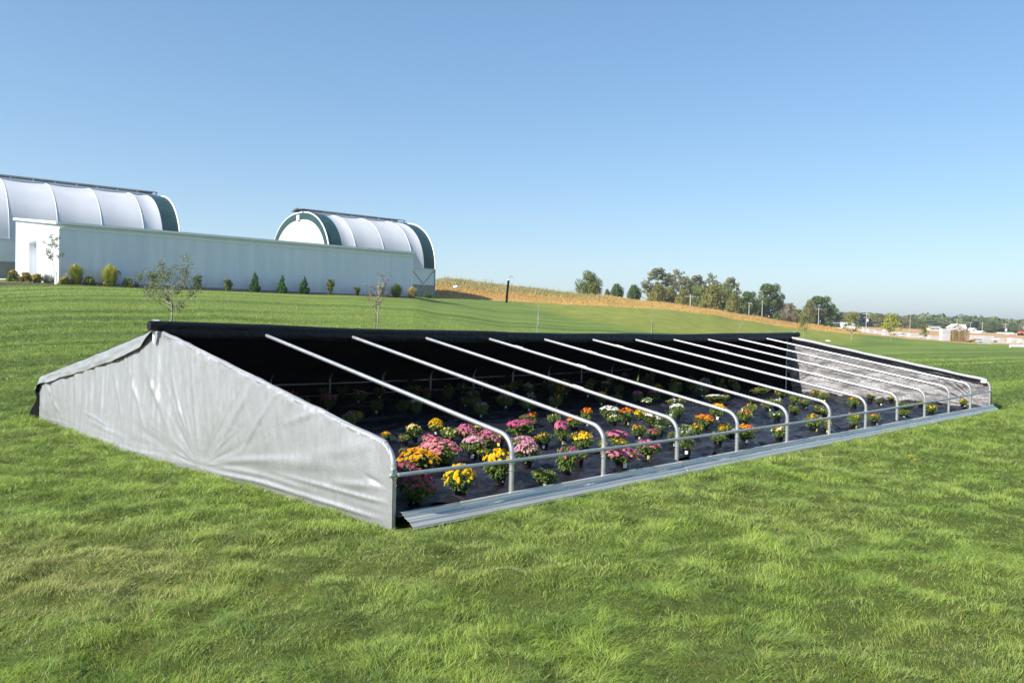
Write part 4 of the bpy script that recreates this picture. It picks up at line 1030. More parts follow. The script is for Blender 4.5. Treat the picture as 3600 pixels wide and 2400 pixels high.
def arch_house(s_near, s_far, ribs, bands, left_end, label, braces=True):
    """s runs back along the axis from the right end corner (-9.3, 98)"""
    Hg, Hk, Hsp, Hap, Wd = 4.3, 6.12, 7.99, 14.0, 15.46
    ox, oy = c2w(-9.3, 98)
    root = empty('arched_greenhouse', (ox, oy, 0)); root.rotation_euler[2] = math.atan2(*(np.array(c2w(*(np.array([-9.3, 98]) + GX))) - np.array([ox, oy]))[::-1])
    # local x: along GX (so -s), local y: away
    def arc(n=28, lift=0):
        P = []
        for i in range(n + 1):
            t = PI * i / n; c, s = math.cos(t), math.sin(t)
            P.append((Wd / 2 - (Wd / 2 + lift) * math.copysign(abs(c) ** .88, c), Hsp + (Hap - Hsp + lift) * abs(s) ** .92))
        return P
    def skin(s0, s1, mat, name, bulge=.0):
        A = arc(); n = 7; V = []
        for i in range(n):
            f = i / (n - 1); sag_ = -bulge * math.sin(PI * f)
            for (y, z) in A:
                cy, cz = Wd / 2, Hsp; d = np.array([y - cy, z - cz]); d = d / (np.linalg.norm(d) + 1e-6)
                V.append((-(s0 + (s1 - s0) * f), y + d[0] * sag_, z + d[1] * sag_))
        return mesh_np(name, V, grid_faces(n, len(A)), mat, root, True)
    cuts = sorted(ribs)
    allc = sorted(set([s_near, s_far] + cuts + [b for bb in bands for b in bb]))
    for a_, b_ in zip(allc[:-1], allc[1:]):
        dark = any(abs(a_ - q[0]) < .01 for q in bands)
        skin(a_, b_, M['film_dark'] if dark else M['film'], 'shade_band' if dark else 'roof_cover', .02 if dark else .11)
    for s in cuts:
        m = MB(); m.tube([(-s, y, z) for y, z in arc(28, .01)], .03, 6); m.build('rib', M['rib'], root, True)
    for s in (s_near, s_far):
        m = MB(); m.tube([(-s, y, z) for y, z in arc(28, .03)], .085, 8); m.build('end_arch', M['trim'], root, True)
    for y in (0, Wd):
        mesh_np('side_wall', [(-s_near, y, Hk), (-s_far, y, Hk), (-s_far, y, Hsp), (-s_near, y, Hsp)], [[0, 1, 2, 3]], M['film_wall'], root)
        mesh_np('knee_wall', [(-s_near, y, Hg - 1.8), (-s_far, y, Hg - 1.8), (-s_far, y, Hk - .004), (-s_near, y, Hk - .004)], [[0, 1, 2, 3]], M['concrete'], root)
    m = MB(); m.box((-(s_near + s_far) / 2, -.05, Hk), (s_far - s_near, .10, .09)); m.box((-(s_near + s_far) / 2, -.05, Hsp), (s_far - s_near, .10, .10))
    m.build('eave_gutter', M['rib'], root)
    if braces:
        m = MB(); m.tube([(-s_near - 3.4, -.06, Hsp - .05), (-s_near - 1.7, -.06, Hk + .1), (-s_near - .1, -.06, Hsp - .05)], .035, 6)
        m.tube([(-s_near - .06, -.06, Hg - .5), (-s_near - .06, -.06, Hsp)], .06, 8); m.build('wind_brace', M['vent_metal'], root)
        m = MB()
        for x in np.arange(s_near + .9, s_near + 4, .9): m.box((-x, -.02, (Hg - .6 + Hk) / 2), (.05, .04, Hk - Hg + .5))
        m.build('wall_post', M['concrete'], root)
    # gable ends
    for s, nm in ((s_near, 'gable_end'), (s_far, 'gable_end')):
        A = arc(28, -.02); V = [(-s, Wd / 2, Hg - 1)] + [(-s, 0, Hg - 1)] + [(-s, y, z) for y, z in A] + [(-s, Wd, Hg - 1)]
        F = [[0, i, i + 1] for i in range(1, len(V) - 1)]
        g = mesh_np(nm, V, F, M['film'], root)
        if left_end and s == s_far:
            V = []
            for (y, z), (y2, z2) in zip(arc(28, .02), arc(28, -.75)): V += [(-s - .05, y, z), (-s - .05, y2, z2)]
            mesh_np('gable_band', V, [[2 * i, 2 * i + 1, 2 * i + 3, 2 * i + 2] for i in range(28)], M['film_dark'], root)
            MB().box((-s - .12, Wd / 2, Hap - .55), (.1, .7, .6)).build('gable_sign', M['guard'], root)
    # ridge vent: raised cap on struts
    m = MB(); q = (s_near + .35, s_far + (.35 if left_end else 0)); c = -(q[0] + q[1]) / 2; ln = q[1] - q[0]
    m.box((c, Wd / 2 - .75, Hap + .42), (ln, 1.5, .10), np.array([[1, 0, 0], [0, .985, -.17], [0, .17, .985]]))
    m.box((c, Wd / 2 + .75, Hap + .42), (ln, 1.5, .10), np.array([[1, 0, 0], [0, .985, .17], [0, -.17, .985]]))
    m.build('ridge_vent', M['vent_metal'], root)
    m = MB(); m.box((c, Wd / 2 - 1.35, Hap + .02), (ln, .12, .16)); 
    for x in np.arange(q[0] + .1, q[1], 1.83): m.box((-x, Wd / 2 - 1.32, Hap + .16), (.10, .10, .34))
    m.build('vent_frame', M['rib'], root)
    tag(root, label, 'greenhouse', 'arched greenhouses behind the white hall')
    return root
arch_house(0, 13.8, [3.25, 6.9, 10.5], [(0, 1.6), (12.15, 13.8)], True, 'short white arched greenhouse with two dark bands, behind right end of the hall')
arch_house(29.5, 62, [32.8, 36.4, 40.0, 43.7, 47.3, 50.9, 54.5, 58.1], [(29.5, 31.1)], False, 'long white arched greenhouse cut off by the left edge, behind the hall', False)

# ------------------------------------------------------------------ trees
WD = {}; KEY = {}
def leaf_cloud(cents, rads, n, size, seed, flat=1.0, cross=False):
    """leaf-sized quads scattered on and in clumps"""
    r = np.random.default_rng(seed); cents = np.asarray(cents); rads = np.asarray(rads)
    wgt = rads ** 2; wgt = wgt / wgt.sum()
    k = r.choice(len(cents), n, p=wgt)
    d = r.normal(0, 1, (n, 3)); d /= np.linalg.norm(d, axis=1)[:, None]
    rr = rads[k] * (r.uniform(.35, 1.0, n) ** .5) * r.uniform(.85, 1.12, n)
    c = cents[k] + d * rr[:, None] * np.array([1, 1, flat])
    nrm = d + r.normal(0, .55, (n, 3)) + np.array([0, 0, .3]); nrm /= np.linalg.norm(nrm, axis=1)[:, None]
    t = np.cross(nrm, r.normal(0, 1, (n, 3))); t /= np.linalg.norm(t, axis=1)[:, None] + 1e-9
    b = np.cross(nrm, t); s = (size * r.uniform(.6, 1.35, n))[:, None]
    V = np.stack([c - t * s, c + b * s * .55, c + t * s, c - b * s * .55], 1).reshape(-1, 3)
    F = np.arange(n * 4).reshape(n, 4)
    return V, F
def branchy(seed, H0, spread, trunk_r, levels=3, nb=6, first=.25, upness=.6, fork=False):
    """skeleton: returns MB with limbs and the list of end points"""
    r = np.random.default_rng(seed); m = MB(); ends = []
    def grow(p, d, L, rad, lev):
        n = 5; P = [p]; rs = [rad]
        for i in range(n):
            d = d + r.normal(0, .10 + .05 * lev, 3) + np.array([0, 0, .05 * upness]); d /= np.linalg.norm(d)
            p = p + d * L / n; P.append(p); rs.append(rad * (1 - .75 * (i + 1) / n))
        m.tube(P, rs, 7 if lev == 0 else 5, False)
        if lev + 1 >= levels: ends.append((P[-1], L)); ends.append((P[-2], L)); return
        kids = nb if lev == 0 else 3
        for j in range(kids):
            f = first + (1 - first) * (j + .5) / kids if lev == 0 else .35 + .6 * (j + .5) / kids
            q = f * n; i0 = min(int(q), n - 1); pp = P[i0] * (1 - (q - i0)) + P[i0 + 1] * (q - i0)
            az = r.uniform(0, 2 * PI) if lev else j * 2.4 + r.uniform(-.4, .4)
            side = np.array([math.cos(az), math.sin(az), upness * r.uniform(.5, 1.3)]); dd = d * .25 + side; dd /= np.linalg.norm(dd)
            grow(pp, dd, L * spread * (1.15 - .55 * f if lev == 0 else .65) * r.uniform(.8, 1.15), rad * (1 - .7 * f) * .62 + .002, lev + 1)
        ends.append((P[-1], L * .4))
    grow(np.zeros(3), np.array([0, 0, 1.]), H0, trunk_r, 0)
    return m, ends
def far_tree(name, seed, h, w, leaf, n=2600, size=.30, shape='round', trunk=.22, bark='bark', gaps=1.0, low=.22):
    """a broad-leaved tree: trunk with limbs and a crown of leaf clumps"""
    r = np.random.default_rng(seed)
    m, ends = branchy(seed, h * .82, .42 * w / h * 1.6, trunk * h / 8, 3, 9, .22, .8)
    cents = []; rads = []
    K = int(60 / gaps)
    for i in range(K):
        a_ = r.uniform(0, 2 * PI); z = r.uniform(0, 1)
        if shape == 'round': prof = math.sin(PI * (.12 + .83 * z)) ** .6
        elif shape == 'tall': prof = (.55 + .45 * math.sin(PI * z ** 1.1)) * (1 - .15 * z)
        elif shape == 'cone': prof = (1 - z) * .95 + .06
        elif shape == 'bush': prof = math.sqrt(max(0, 1 - z * z)) 
        q = math.sqrt(r.uniform(.05, 1)) * prof * w / 2 * r.uniform(.75, 1.0)
        zz = h * (low + (.96 - low) * z)
        cents.append((q * math.cos(a_), q * math.sin(a_), zz)); rads.append((.07 + .09 * r.uniform()) * w * gaps * (.75 if shape in ('cone',) else 1))
    V, F = leaf_cloud(cents, rads, n, size, seed + 1, .85)
    root = empty(name)
    m.build('trunk', M[bark], root, True)
    mesh_np('crown', V, F, M[leaf], root)
    WD[name + str(seed)] = float(np.percentile(V[:, 0], 98) - np.percentile(V[:, 0], 2)); KEY[root.name] = name + str(seed)
    return root
def place(src, used, px, Y, h0, label, group=None, width=1.0, base_py=None, height=None, cat='tree', rz=None, sink=.15):
    """stands a tree (or a copy) on the ground at bearing px, distance Y; height in metres"""
    o = src if src.name not in used else copy_tree(src); used.add(src.name)
    X = (px - 1800) / FPX * Y; x, y = c2w(X, Y); z = Hs(x, y)
    k = (height or h0) / h0
    o.location = (x, y, z - sink); o.scale = (k * width, k * width, k); o.rotation_euler = (0, 0, rnd.uniform(0, 6.28) if rz is None else rz)
    tag(o, label, cat, group); return o
USED = set()
def hpx(px, top, Y):                              # metres a thing must rise above the ground at (px, Y) to top out at photo row `top`
    X = (px - 1800) / FPX * Y; x, y = c2w(X, Y)
    return 1.5 + (hor(px) - top) * Y / FPX - Hs(x, y)
T_round = far_tree('broadleaf_tree', 1, 8, 8.2, 'leaf_mid', 7000, .24, 'round', .25, low=.10, gaps=1.7)
T_cotton = far_tree('cottonwood_tree', 2, 14, 7.5, 'leaf_grey', 5200, .24, 'tall', .2, 'bark_grey', .8)
T_cotton2 = far_tree('cottonwood_tree', 12, 14, 8.5, 'leaf_grey', 5000, .24, 'tall', .2, 'bark_grey', .75)
T_dense = far_tree('broadleaf_tree', 3, 9, 10, 'leaf_olive', 7500, .30, 'bush', .2, low=.05, gaps=1.35)
T_dark = far_tree('broadleaf_tree', 4, 11, 8, 'leaf_dark', 7000, .28, 'tall', .22, low=.12, gaps=1.4)
T_con = far_tree('conifer_tree', 5, 9, 5, 'leaf_blue', 3200, .26, 'cone', .15, low=.03)
T_thin = far_tree('thin_leaved_tree', 6, 8, 8, 'leaf_dry', 1700, .24, 'round', .2, 'bark_grey', .75)
T_bush = far_tree('leafy_bush', 7, 4, 5.5, 'leaf_dark', 3000, .22, 'bush', .1, low=.03, gaps=1.4)
G = 'trees beyond the dry meadow'
TREES = [
 (T_round, 8, 2071, 962, 165, 72, 'rounded green tree standing alone on the crest of the dry meadow', None),
 (T_bush, 4, 2132, 1026, 175, 22, 'low green bush just right of the lone rounded tree', None),
 (T_bush, 4, 2166, 1010, 170, 46, 'small dark bush midway between lone rounded tree and the cottonwoods', None),
 (T_bush, 4, 2227, 1014, 165, 48, 'dark round bush on the meadow crest left of the tall cottonwoods', None),
 (T_cotton, 14, 2312, 940, 210, 92, 'tallest grey-green cottonwood, leftmost of the airy row', None),
 (T_cotton2, 14, 2385, 948, 215, 78, 'airy grey-green cottonwood second from left in the tall row', None),
 (T_cotton, 14, 2448, 965, 218, 76, 'airy cottonwood rising behind the middle of the olive thicket', None),
 (T_cotton2, 14, 2502, 961, 222, 60, 'slender cottonwood fourth in the row above the olive thicket', None),
 (T_cotton, 14, 2566, 972, 226, 66, 'rightmost airy cottonwood above the right end of the olive thicket', None),
 (T_dense, 9, 2310, 1010, 185, 70, 'dull green bushy tree at the foot of the tallest cottonwood', None),
 (T_dense, 9, 2352, 1020, 188, 50, 'olive bushy tree between the first two cottonwoods', None),
 (T_dense, 9, 2398, 1028, 180, 58, 'yellowish low tree left of the white cross post', None),
 (T_round, 8, 2458, 1010, 195, 76, 'full olive green tree behind the white cross post', None),
 (T_dense, 9, 2500, 1014, 190, 80, 'broad olive tree in the middle of the thicket', None),
 (T_round, 8, 2550, 1012, 195, 84, 'large olive green tree right in the thicket, under the last cottonwood', None),
 (T_dense, 9, 2575, 1040, 185, 54, 'low rounded tree at the right end of the olive thicket', None),
 (T_con, 9, 2598, 1062, 200, 34, 'dark blue-green conifer right of the olive thicket', None),
 (T_dark, 11, 2632, 1030, 215, 54, 'dark green tree behind the pale pole right of the thicket', None),
 (T_dark, 11, 2706, 1004, 220, 78, 'tall dark green tree standing apart above the white roofed house', None),
 (T_cotton2, 14, 2676, 1025, 228, 44, 'thin pale tree touching the left side of the tall dark tree', None),
 (T_thin, 8, 2742, 1062, 230, 40, 'half bare brownish tree right of the tall dark tree', None),
 (T_thin, 8, 2772, 1066, 235, 48, 'half bare grey tree above the reddish roof', None),
 (T_dark, 11, 2810, 1104, 240, 34, 'low dark tree right of the reddish roof', None),
 (T_dark, 11, 2885, 1046, 250, 76, 'dark broad tree behind the twin utility pole near the roll end', None),
 (T_dense, 9, 2842, 1066, 245, 50, 'olive tree at the left side of the dark broad tree', None),
]
TREES += [
 (T_dense, 9, 2650, 1070, 225, 60, 'low olive tree between the pale pole and the tall dark tree', None), (T_dark, 11, 2612, 1052, 230, 50, 'dark tree just right of the olive thicket, behind the conifer', None),
 (T_round, 8, 2740, 1084, 245, 60, 'low green tree behind the half bare brownish tree', None), (T_dark, 11, 2795, 1090, 255, 56, 'rounded dark tree behind the half bare grey one', None),
 (T_cotton, 14, 2345, 958, 224, 60, 'pale cottonwood half hidden behind the two leftmost ones', None), (T_cotton2, 14, 2420, 972, 228, 60, 'pale cottonwood behind the white cross post', None),
 (T_dark, 11, 2920, 1086, 262, 62, 'dark tree right of the broad one behind the crossarm pole', None), (T_dense, 9, 2525, 1022, 200, 80, 'wide olive tree deep inside the thicket', None)]
for (src, h0, px, top, Y, wpx, lab, _) in TREES:
    hh = hpx(px, top, Y) + .6
    w0 = WD[KEY[src.name]]
    place(src, USED, px, Y, h0, lab, G, wpx * Y / FPX / w0 / (hh / h0), height=hh, sink=.4, rz=0)
# the wooded edge along the valley: individual trees in two ranks
r2 = random.Random(5)
kinds = [(T_dark, 11, 6.6, 'dark green'), (T_dense, 9, 10, 'olive'), (T_round, 8, 8.2, 'green'), (T_thin, 8, 8, 'brownish'), (T_con, 9, 5, 'dark conifer')]
tops = [(2915, 1108), (2950, 1098), (3000, 1092), (3060, 1094), (3100, 1104), (3160, 1108), (3230, 1112), (3270, 1118), (3330, 1128), (3400, 1132), (3440, 1120), (3475, 1116), (3520, 1128), (3600, 1130), (3900, 1130)]
px = 2912; idx = 0
while px < 3670 and idx < 31:
    w = r2.uniform(26, 48); Y = r2.uniform(430, 470)
    src, h0, w0, nm = kinds[r2.choice([0, 0, 1, 1, 2, 2, 3, 4])]
    top = np.interp(px, *zip(*tops)) + r2.uniform(0, 9)
    hh = max(hpx(px, top, Y), 4)
    lab = '%s tree in the wooded valley edge, %s from the left along it' % (nm, ORD[idx + 1])
    place(src, USED, px, Y, h0, lab, 'trees along the far valley edge', w * 1.35 * Y / FPX / WD[KEY[src.name]] / (hh / h0), height=hh, sink=.5)
    px += w * .72; idx += 1
def far_wood():
    r = np.random.default_rng(44); C_ = []; Rr = []
    for i in range(1500):
        px = r.uniform(2780, 4300); Y = r.choice([620, 800, 1000, 1300]) * r.uniform(.93, 1.07)
        X = (px - 1800) / FPX * Y; x, y = c2w(X, Y)
        patch = fbm(np.array([x * .006]), np.array([y * .006]), 3, 3)[0]
        if Y > 1150 and 3345 < px < 3460: continue
        if Y > 900 and patch < .42: continue
        C_.append((x, y, Hs(x, y) + r.uniform(2, 6))); Rr.append(r.uniform(3.5, 7.0))
    V, F = leaf_cloud(C_, Rr, 75000, 1.5, 9, .8)
    o = mesh_np('far_woodland', V, F, M['leaf_mid']); tag(o, 'hazy far woodland covering the low hills on the right horizon', 'woodland', kind='stuff')
far_wood()

# young fruit trees in a row behind the house ---------------------------
def apple_tree(seed, h, spread, nleaf, napple, lean=0, leaf='leaf_apple', low=.25, trunk=.028, lsize=.026, stake='wood_stake', asize=.036):
    r = np.random.default_rng(seed)
    m, ends = branchy(seed, h * .95, spread / h * .62, trunk, 3, 11, low, .45)
    root = empty('young_apple_tree'); m.build('trunk', M['bark_grey'], root, True)
    pts = np.array([e[0] for e in ends]); 
    V = []; F = []
    if nleaf:
        k = r.choice(len(pts), nleaf); c = pts[k] + r.normal(0, 1, (nleaf, 3)) * np.array([.085, .085, .10]) * h / 2.4
        d = r.normal(0, 1, (nleaf, 3)); d[:, 2] -= .3; d /= np.linalg.norm(d, axis=1)[:, None]
        t = np.cross(d, r.normal(0, 1, (nleaf, 3))); t /= np.linalg.norm(t, axis=1)[:, None]; s = (lsize * r.uniform(.7, 1.5, nleaf))[:, None]
        V = np.stack([c, c + d * s * 1.1 + t * s * .55, c + d * s * 2.4, c + d * s * 1.1 - t * s * .55], 1).reshape(-1, 3)
        mesh_np('crown', V, np.arange(nleaf * 4).reshape(-1, 4), M[leaf], root)
    for i in range(napple):
        e = pts[r.integers(len(pts))]
        if e[2] > h * .72: e = pts[r.integers(len(pts))]
        a_ = MB(); a_.lathe([(0, -.9), (.5, -.85), (.92, -.35), (1., .1), (.8, .65), (.35, .85), (0, .7)], 10)
        o = a_.build('apple', M['apple'], root, True); o.scale = (asize,) * 3; o.location = (e[0] + r.normal(0, .03), e[1] + r.normal(0, .03), e[2] - .07)
    if stake:
        m = MB(); m.tube([(.09, -.05, 0), (.10, -.05, h * .55)], .018, 6); m.build('stake', M[stake], root)
    return root
def stand(root, px, Y, label, cat='tree', group=None, rz=0, tilt=0, sink=.03):
    X = (px - 1800) / FPX * Y; x, y = c2w(X, Y); root.location = (x, y, Hs(x, y) - sink); root.rotation_euler = (0, tilt, rz); tag(root, label, cat, group)
    return root
GR = 'young orchard trees in a row on the lawn'
stand(apple_tree(51, 2.12, 2.1, 2800, 9, low=.34), 597, 27, 'leafy apple tree with a few red apples, behind the near ridge end', group=GR, rz=1)
stand(apple_tree(52, 2.55, 1.7, 300, 22, low=.28, leaf='leaf_dry'), 1325, 38, 'nearly leafless apple tree full of red apples, before the hall\'s right end', group=GR, rz=2)
stand(apple_tree(53, 2.5, .4, 12, 0, low=.25, trunk=.022, leaf='leaf_dry', stake='metal_stake'), 1886, 52, 'bare whip of a sapling on a metal stake above the ridge middle', group=GR)
stand(apple_tree(54, 1.9, .8, 0, 0, low=.5, trunk=.03), 2290, 66, 'bare forked sapling with short dark stake, right of the metal staked whip', group=GR)
stand(apple_tree(55, 1.9, .8, 20, 0, low=.5, trunk=.025, stake=None, leaf='leaf_dry'), 2587, 80, 'thin bare sapling before the olive thicket on the lawn', group=GR)
stand(apple_tree(56, 2.7, 1.2, 420, 4, low=.2, leaf='leaf_olive', lsize=.07, stake=None), 2824, 88, 'sparse leaning young tree right behind the far end of the ridge roll', group=GR, tilt=.12)
stand(apple_tree(57, 3.2, 1.9, 800, 5, low=.25, leaf='leaf_olive', lsize=.08, stake='metal_stake'), 2992, 100, 'young tree with thin yellow-green crown between ridge roll and yellow tree', group=GR)
stand(apple_tree(58, 3.2, 2.5, 1500, 3, low=.3, leaf='leaf_lime', lsize=.085, stake=None, trunk=.04), 3132, 115, 'yellow-green bushy young tree with pale trunk at the lawn edge', group=GR, tilt=.1)
stand(apple_tree(59, 2.4, 1.6, 500, 0, low=.3, leaf='leaf_olive', lsize=.08, stake=None), 3252, 128, 'rightmost sparse young tree at the lawn edge before the white stacks', group=GR)

# planting along the hall ---------------------------------------------
def shrub(name, seed, w, h, leaf, n=1400, size=.055, shape='bush', leaf2=None, stem=True):
    r = np.random.default_rng(seed); cents = []; rads = []
    for i in range(70 if shape == 'cone' else 34):
        a_ = r.uniform(0, 2 * PI); z = r.uniform(0, 1) if shape != 'cone' else (i / 69) ** 1.15
        prof = {'bush': math.sqrt(max(.05, 1 - z * z * .8)), 'cone': min(1, .55 + 3 * z) * (1 - z) ** .7 + .03, 'vase': .45 + .6 * z}[shape]
        q = math.sqrt(r.uniform(.05, 1)) * prof * w / 2 * .75
        cents.append((q * math.cos(a_), q * math.sin(a_), h * (.08 + .84 * z))); rads.append(w * (.15 if shape != 'cone' else .17 * (1.15 - z)))
    root = empty(name); V, F = leaf_cloud(cents, rads, n, size, seed)
    V[:, 2] = np.maximum(V[:, 2], 0.01)
    mesh_np('foliage', V, F, M[leaf], root)
    if leaf2:
        top = [(c[0], c[1], c[2] + .05 * h) for c in cents if c[2] > h * .45] or cents[:3]
        V, F = leaf_cloud(top, [rads[0]] * len(top), n // 3, size, seed + 5); mesh_np('foliage', V, F, M[leaf2], root)['label'] = 'golden outer leaves'
    m = MB()
    for k in range(4):
        a_ = k * 1.6; m.tube([(0.03 * math.cos(a_), .03 * math.sin(a_), -.05), (w * .18 * math.cos(a_), w * .18 * math.sin(a_), h * .5)], [.018, .008], 5, False)
    m.build('stem', M['bark'], root)
    return root
def orn_grass(seed, w, h, leaf, n=1500):
    r = np.random.default_rng(seed); root = empty('ornamental_grass')
    az = r.uniform(0, 2 * PI, n); q = r.uniform(0, 1, n) ** .6; L = h * r.uniform(.35, 1.08, n) * (1 - .25 * q)
    b = np.stack([np.cos(az) * q * w * .14, np.sin(az) * q * w * .14, np.zeros(n)], 1)
    d = np.stack([np.cos(az) * q, np.sin(az) * q, np.zeros(n)], 1)
    up = np.array([0, 0, 1.]); s = np.stack([-np.sin(az), np.cos(az), np.zeros(n)], 1) * .012
    p1 = b + up * (L * .55)[:, None] + d * w * .18; p2 = b + up * (L * .97)[:, None] + d * w * .38; p3 = b + up * (L * .9)[:, None] + d * w * .55
    V = np.stack([b - s, b + s, p1 - s, p1 + s, p2 - s * .6, p2 + s * .6, p3], 1).reshape(-1, 3); k = np.arange(n)[:, None] * 7
    mesh_np('foliage', V, [np.vstack([k + np.array([[0, 1, 3, 2]]), k + np.array([[2, 3, 5, 4]])]), k + np.array([[4, 5, 6]])], M[leaf], root)
    return root
def wall_spot(px, off=-1.0):                      # a spot `off` metres in front of the hall's long wall at bearing px
    r_ = (px - 1800) / FPX; o = np.array([-29.8, 54.]) + GP * off
    L = (-o[0] + r_ * o[1]) / (GX[0] - r_ * GX[1]); q = o + GX * L
    return q[1]
def plant(root, px, label, cat, off=-1.0, Y=None, group=None):
    return stand(root, px, Y or wall_spot(px, off), label, cat, group, rz=rnd.uniform(0, 6), sink=.06)
def msz(pxs, Y): return pxs * Y / FPX
GS = 'shrubs in the bed along the hall'
for i, (px, w, h, lab) in enumerate(((45, 52, 40, 'golden green shrub, leftmost in the bed by the sunlit end wall'), (90, 46, 36, 'orange leaved shrub second from left by the sunlit end wall'), (131, 42, 34, 'golden shrub just left of the white trunked sapling'))):
    Y = 56 - i * .8; plant(shrub('flowering_shrub', 60 + i, msz(w, Y), msz(h, Y), 'leaf_mid' if i != 1 else 'leaf_olive', 1800, .06, 'bush', 'leaf_gold'), px, lab, 'shrub', Y=Y, group=GS)
for i, (px, w, h, l1, l2, lab) in enumerate(((221, 34, 26, 'leaf_lime', 'leaf_gold', 'small golden shrub right of the white trunked sapling'), (313, 48, 30, 'leaf_dark', 'leaf_lime', 'dark green shrub with golden top between the two ornamental grasses'),
        (381, 40, 24, 'leaf_lime', None, 'low lime shrub at the foot of the second ornamental grass'), (447, 42, 34, 'leaf_lime', 'leaf_silver', 'lime green shrub right of the second ornamental grass'),
        (478, 14, 26, 'leaf_dry', None, 'small grey twiggy shrub beside the lime one'))):
    plant(shrub('low_shrub', 70 + i, msz(w, 56), msz(h, 56), l1, 1600, .05, 'bush', l2), px, lab, 'shrub', -1.2, group=GS)
for i, (px, w, h, l1, lab) in enumerate(((538, 38, 62, 'leaf_mid', 'upright green shrub left of the leafy apple tree crown'), (693, 44, 56, 'leaf_dark', 'upright green shrub behind the right side of the apple tree crown'),
        (800, 38, 46, 'leaf_mid', 'small vase shaped shrub between apple tree and first arborvitae'), (1158, 38, 60, 'leaf_mid', 'upright leafy shrub right of the third arborvitae'),
        (1253, 29, 36, 'leaf_dark', 'smallest vase shaped shrub right of the arborvitae'), (1337, 38, 52, 'leaf_silver', 'pale leafy shrub behind the apple laden tree'))):
    Y = wall_spot(px, -.8); plant(shrub('upright_shrub', 80 + i, msz(w, Y), msz(h, Y), l1, 1500, .05, 'vase'), px, lab, 'shrub', -.8, group=GS)
for i, (px, w, h, lab) in enumerate(((894, 46, 80, 'tallest conical arborvitae, leftmost of three by the wall'), (990, 45, 72, 'conical arborvitae, middle of three by the wall'), (1067, 45, 71, 'conical arborvitae, rightmost of three by the wall'))):
    Y = wall_spot(px, -.8); plant(shrub('arborvitae', 90 + i, msz(w, Y), msz(h, Y), 'leaf_thuja', 4200, .045, 'cone'), px, lab, 'evergreen', -.8, group='arborvitae along the hall wall')
for i, (px, w, h, l1, lab) in enumerate(((265, 52, 80, 'leaf_lime', 'tall lime ornamental grass left of the dark green shrub'), (385, 58, 84, 'leaf_lime', 'tallest feathery ornamental grass in front of the shaded wall'), (168, 60, 42, 'leaf_silver', 'wispy silver grass before the sunlit end wall'),
        (238, 40, 48, 'leaf_silver', 'wispy silver grass at the hall corner'), (1391, 42, 54, 'leaf_dark', 'dark ornamental grass near the right end of the hall'), (1446, 36, 44, 'leaf_tan', 'straw coloured grass clump at the hall\'s right corner'))):
    Y = wall_spot(px, -.9) if px > 200 else 55; plant(orn_grass(100 + i, msz(w, Y), msz(h, Y), l1, 1500 if i not in (2, 3) else 450), px, lab, 'grass clump', Y=Y, group='ornamental grasses along the hall')
plant(shrub('low_shrub', 120, 1.6, .75, 'leaf_dark', 900, .06, 'bush'), 1502, 'low dark green shrub before the concrete knee wall of the short greenhouse', 'shrub', Y=96, group=GS)
# white trunked sapling
def sapling():
    m, ends = branchy(130, 2.75, .36, .03, 3, 9, .45, .9); root = empty('corner_sapling'); m.build('trunk', M['bark_grey'], root, True)
    r = np.random.default_rng(1); pts = np.array([e[0] for e in ends]); n = 1200; k = r.choice(len(pts), n)
    V, F = leaf_cloud(pts, np.full(len(pts), .15), n, .038, 5); mesh_np('crown', V, F, M['leaf_olive'], root)
    m = MB(); m.tube([(0, 0, -.1), (0, 0, .85)], .06, 10); m.tube([(-.18, 0, -.1), (-.15, 0, .6)], .035, 8); m.build('tree_guard', M['guard'], root, True)
    return root
plant(sapling(), 194, 'slender sapling with white wrapped trunk at the hall corner', 'tree', Y=52.6)

# ------------------------------------------------------------------ things on the lawn and meadow
def lawn_thing(root, px, Y, label, cat, group=None, rz=0, sink=0): return stand(root, px, Y, label, cat, group, rz, 0, sink)
root = empty('black_post'); MB().tube([(0, 0, -.2), (.10, 0, 1.4), (.22, 0, 2.75)], .14, 12).build('post', M['black_cloth'], root, True)
MB().tube([(.22, 0, 2.7), (.24, 0, 3.0), (.42, 0, 3.25), (.62, 0, 3.28), (.72, 0, 3.12)], .03, 6).build('hook', M['wood_stake'], root, True)
MB().lathe([(.14, 2.72), (.12, 2.86), (.05, 2.9), (0, 2.9)], 10, (.22, 0, 0)).build('cap', M['guard'], root)
lawn_thing(root, 1778, 101, 'leaning black post with hooked wire at the edge of the dry meadow', 'post', rz=-.6)
m = MB(); V, F = [], []
m.lathe([(0, -.2), (.55, -.15), (.75, .1), (.62, .35), (.35, .5), (0, .55)], 10)
o = m.build('white_boulder', M['guard'], None, True); o.scale = (.62, .4, .6)
o.data.vertices.foreach_set('co', (np.array([v.co[:] for v in o.data.vertices]) * (1 + .25 * (rng.uniform(size=(len(o.data.vertices), 1)) - .5))).ravel())
X = (1600 - 1800) / FPX * 113; xx, yy = c2w(X, 113); o.location = (xx, yy, Hs(xx, yy) + .45); tag(o, 'white boulder lying in the dry meadow right of the short greenhouse', 'boulder')
root = empty('marker_stake'); MB().tube([(0, 0, 0), (0, 0, .55)], .012, 6).build('stake', M['bark_grey'], root); MB().tube([(-.16, 0, .60), (.16, 0, .56)], .045, 10).build('marker_head', M['guard'], root)
lawn_thing(root, 2912, 62, 'short stake with white crosspiece on the lawn behind the far end wall', 'marker', rz=-.75)
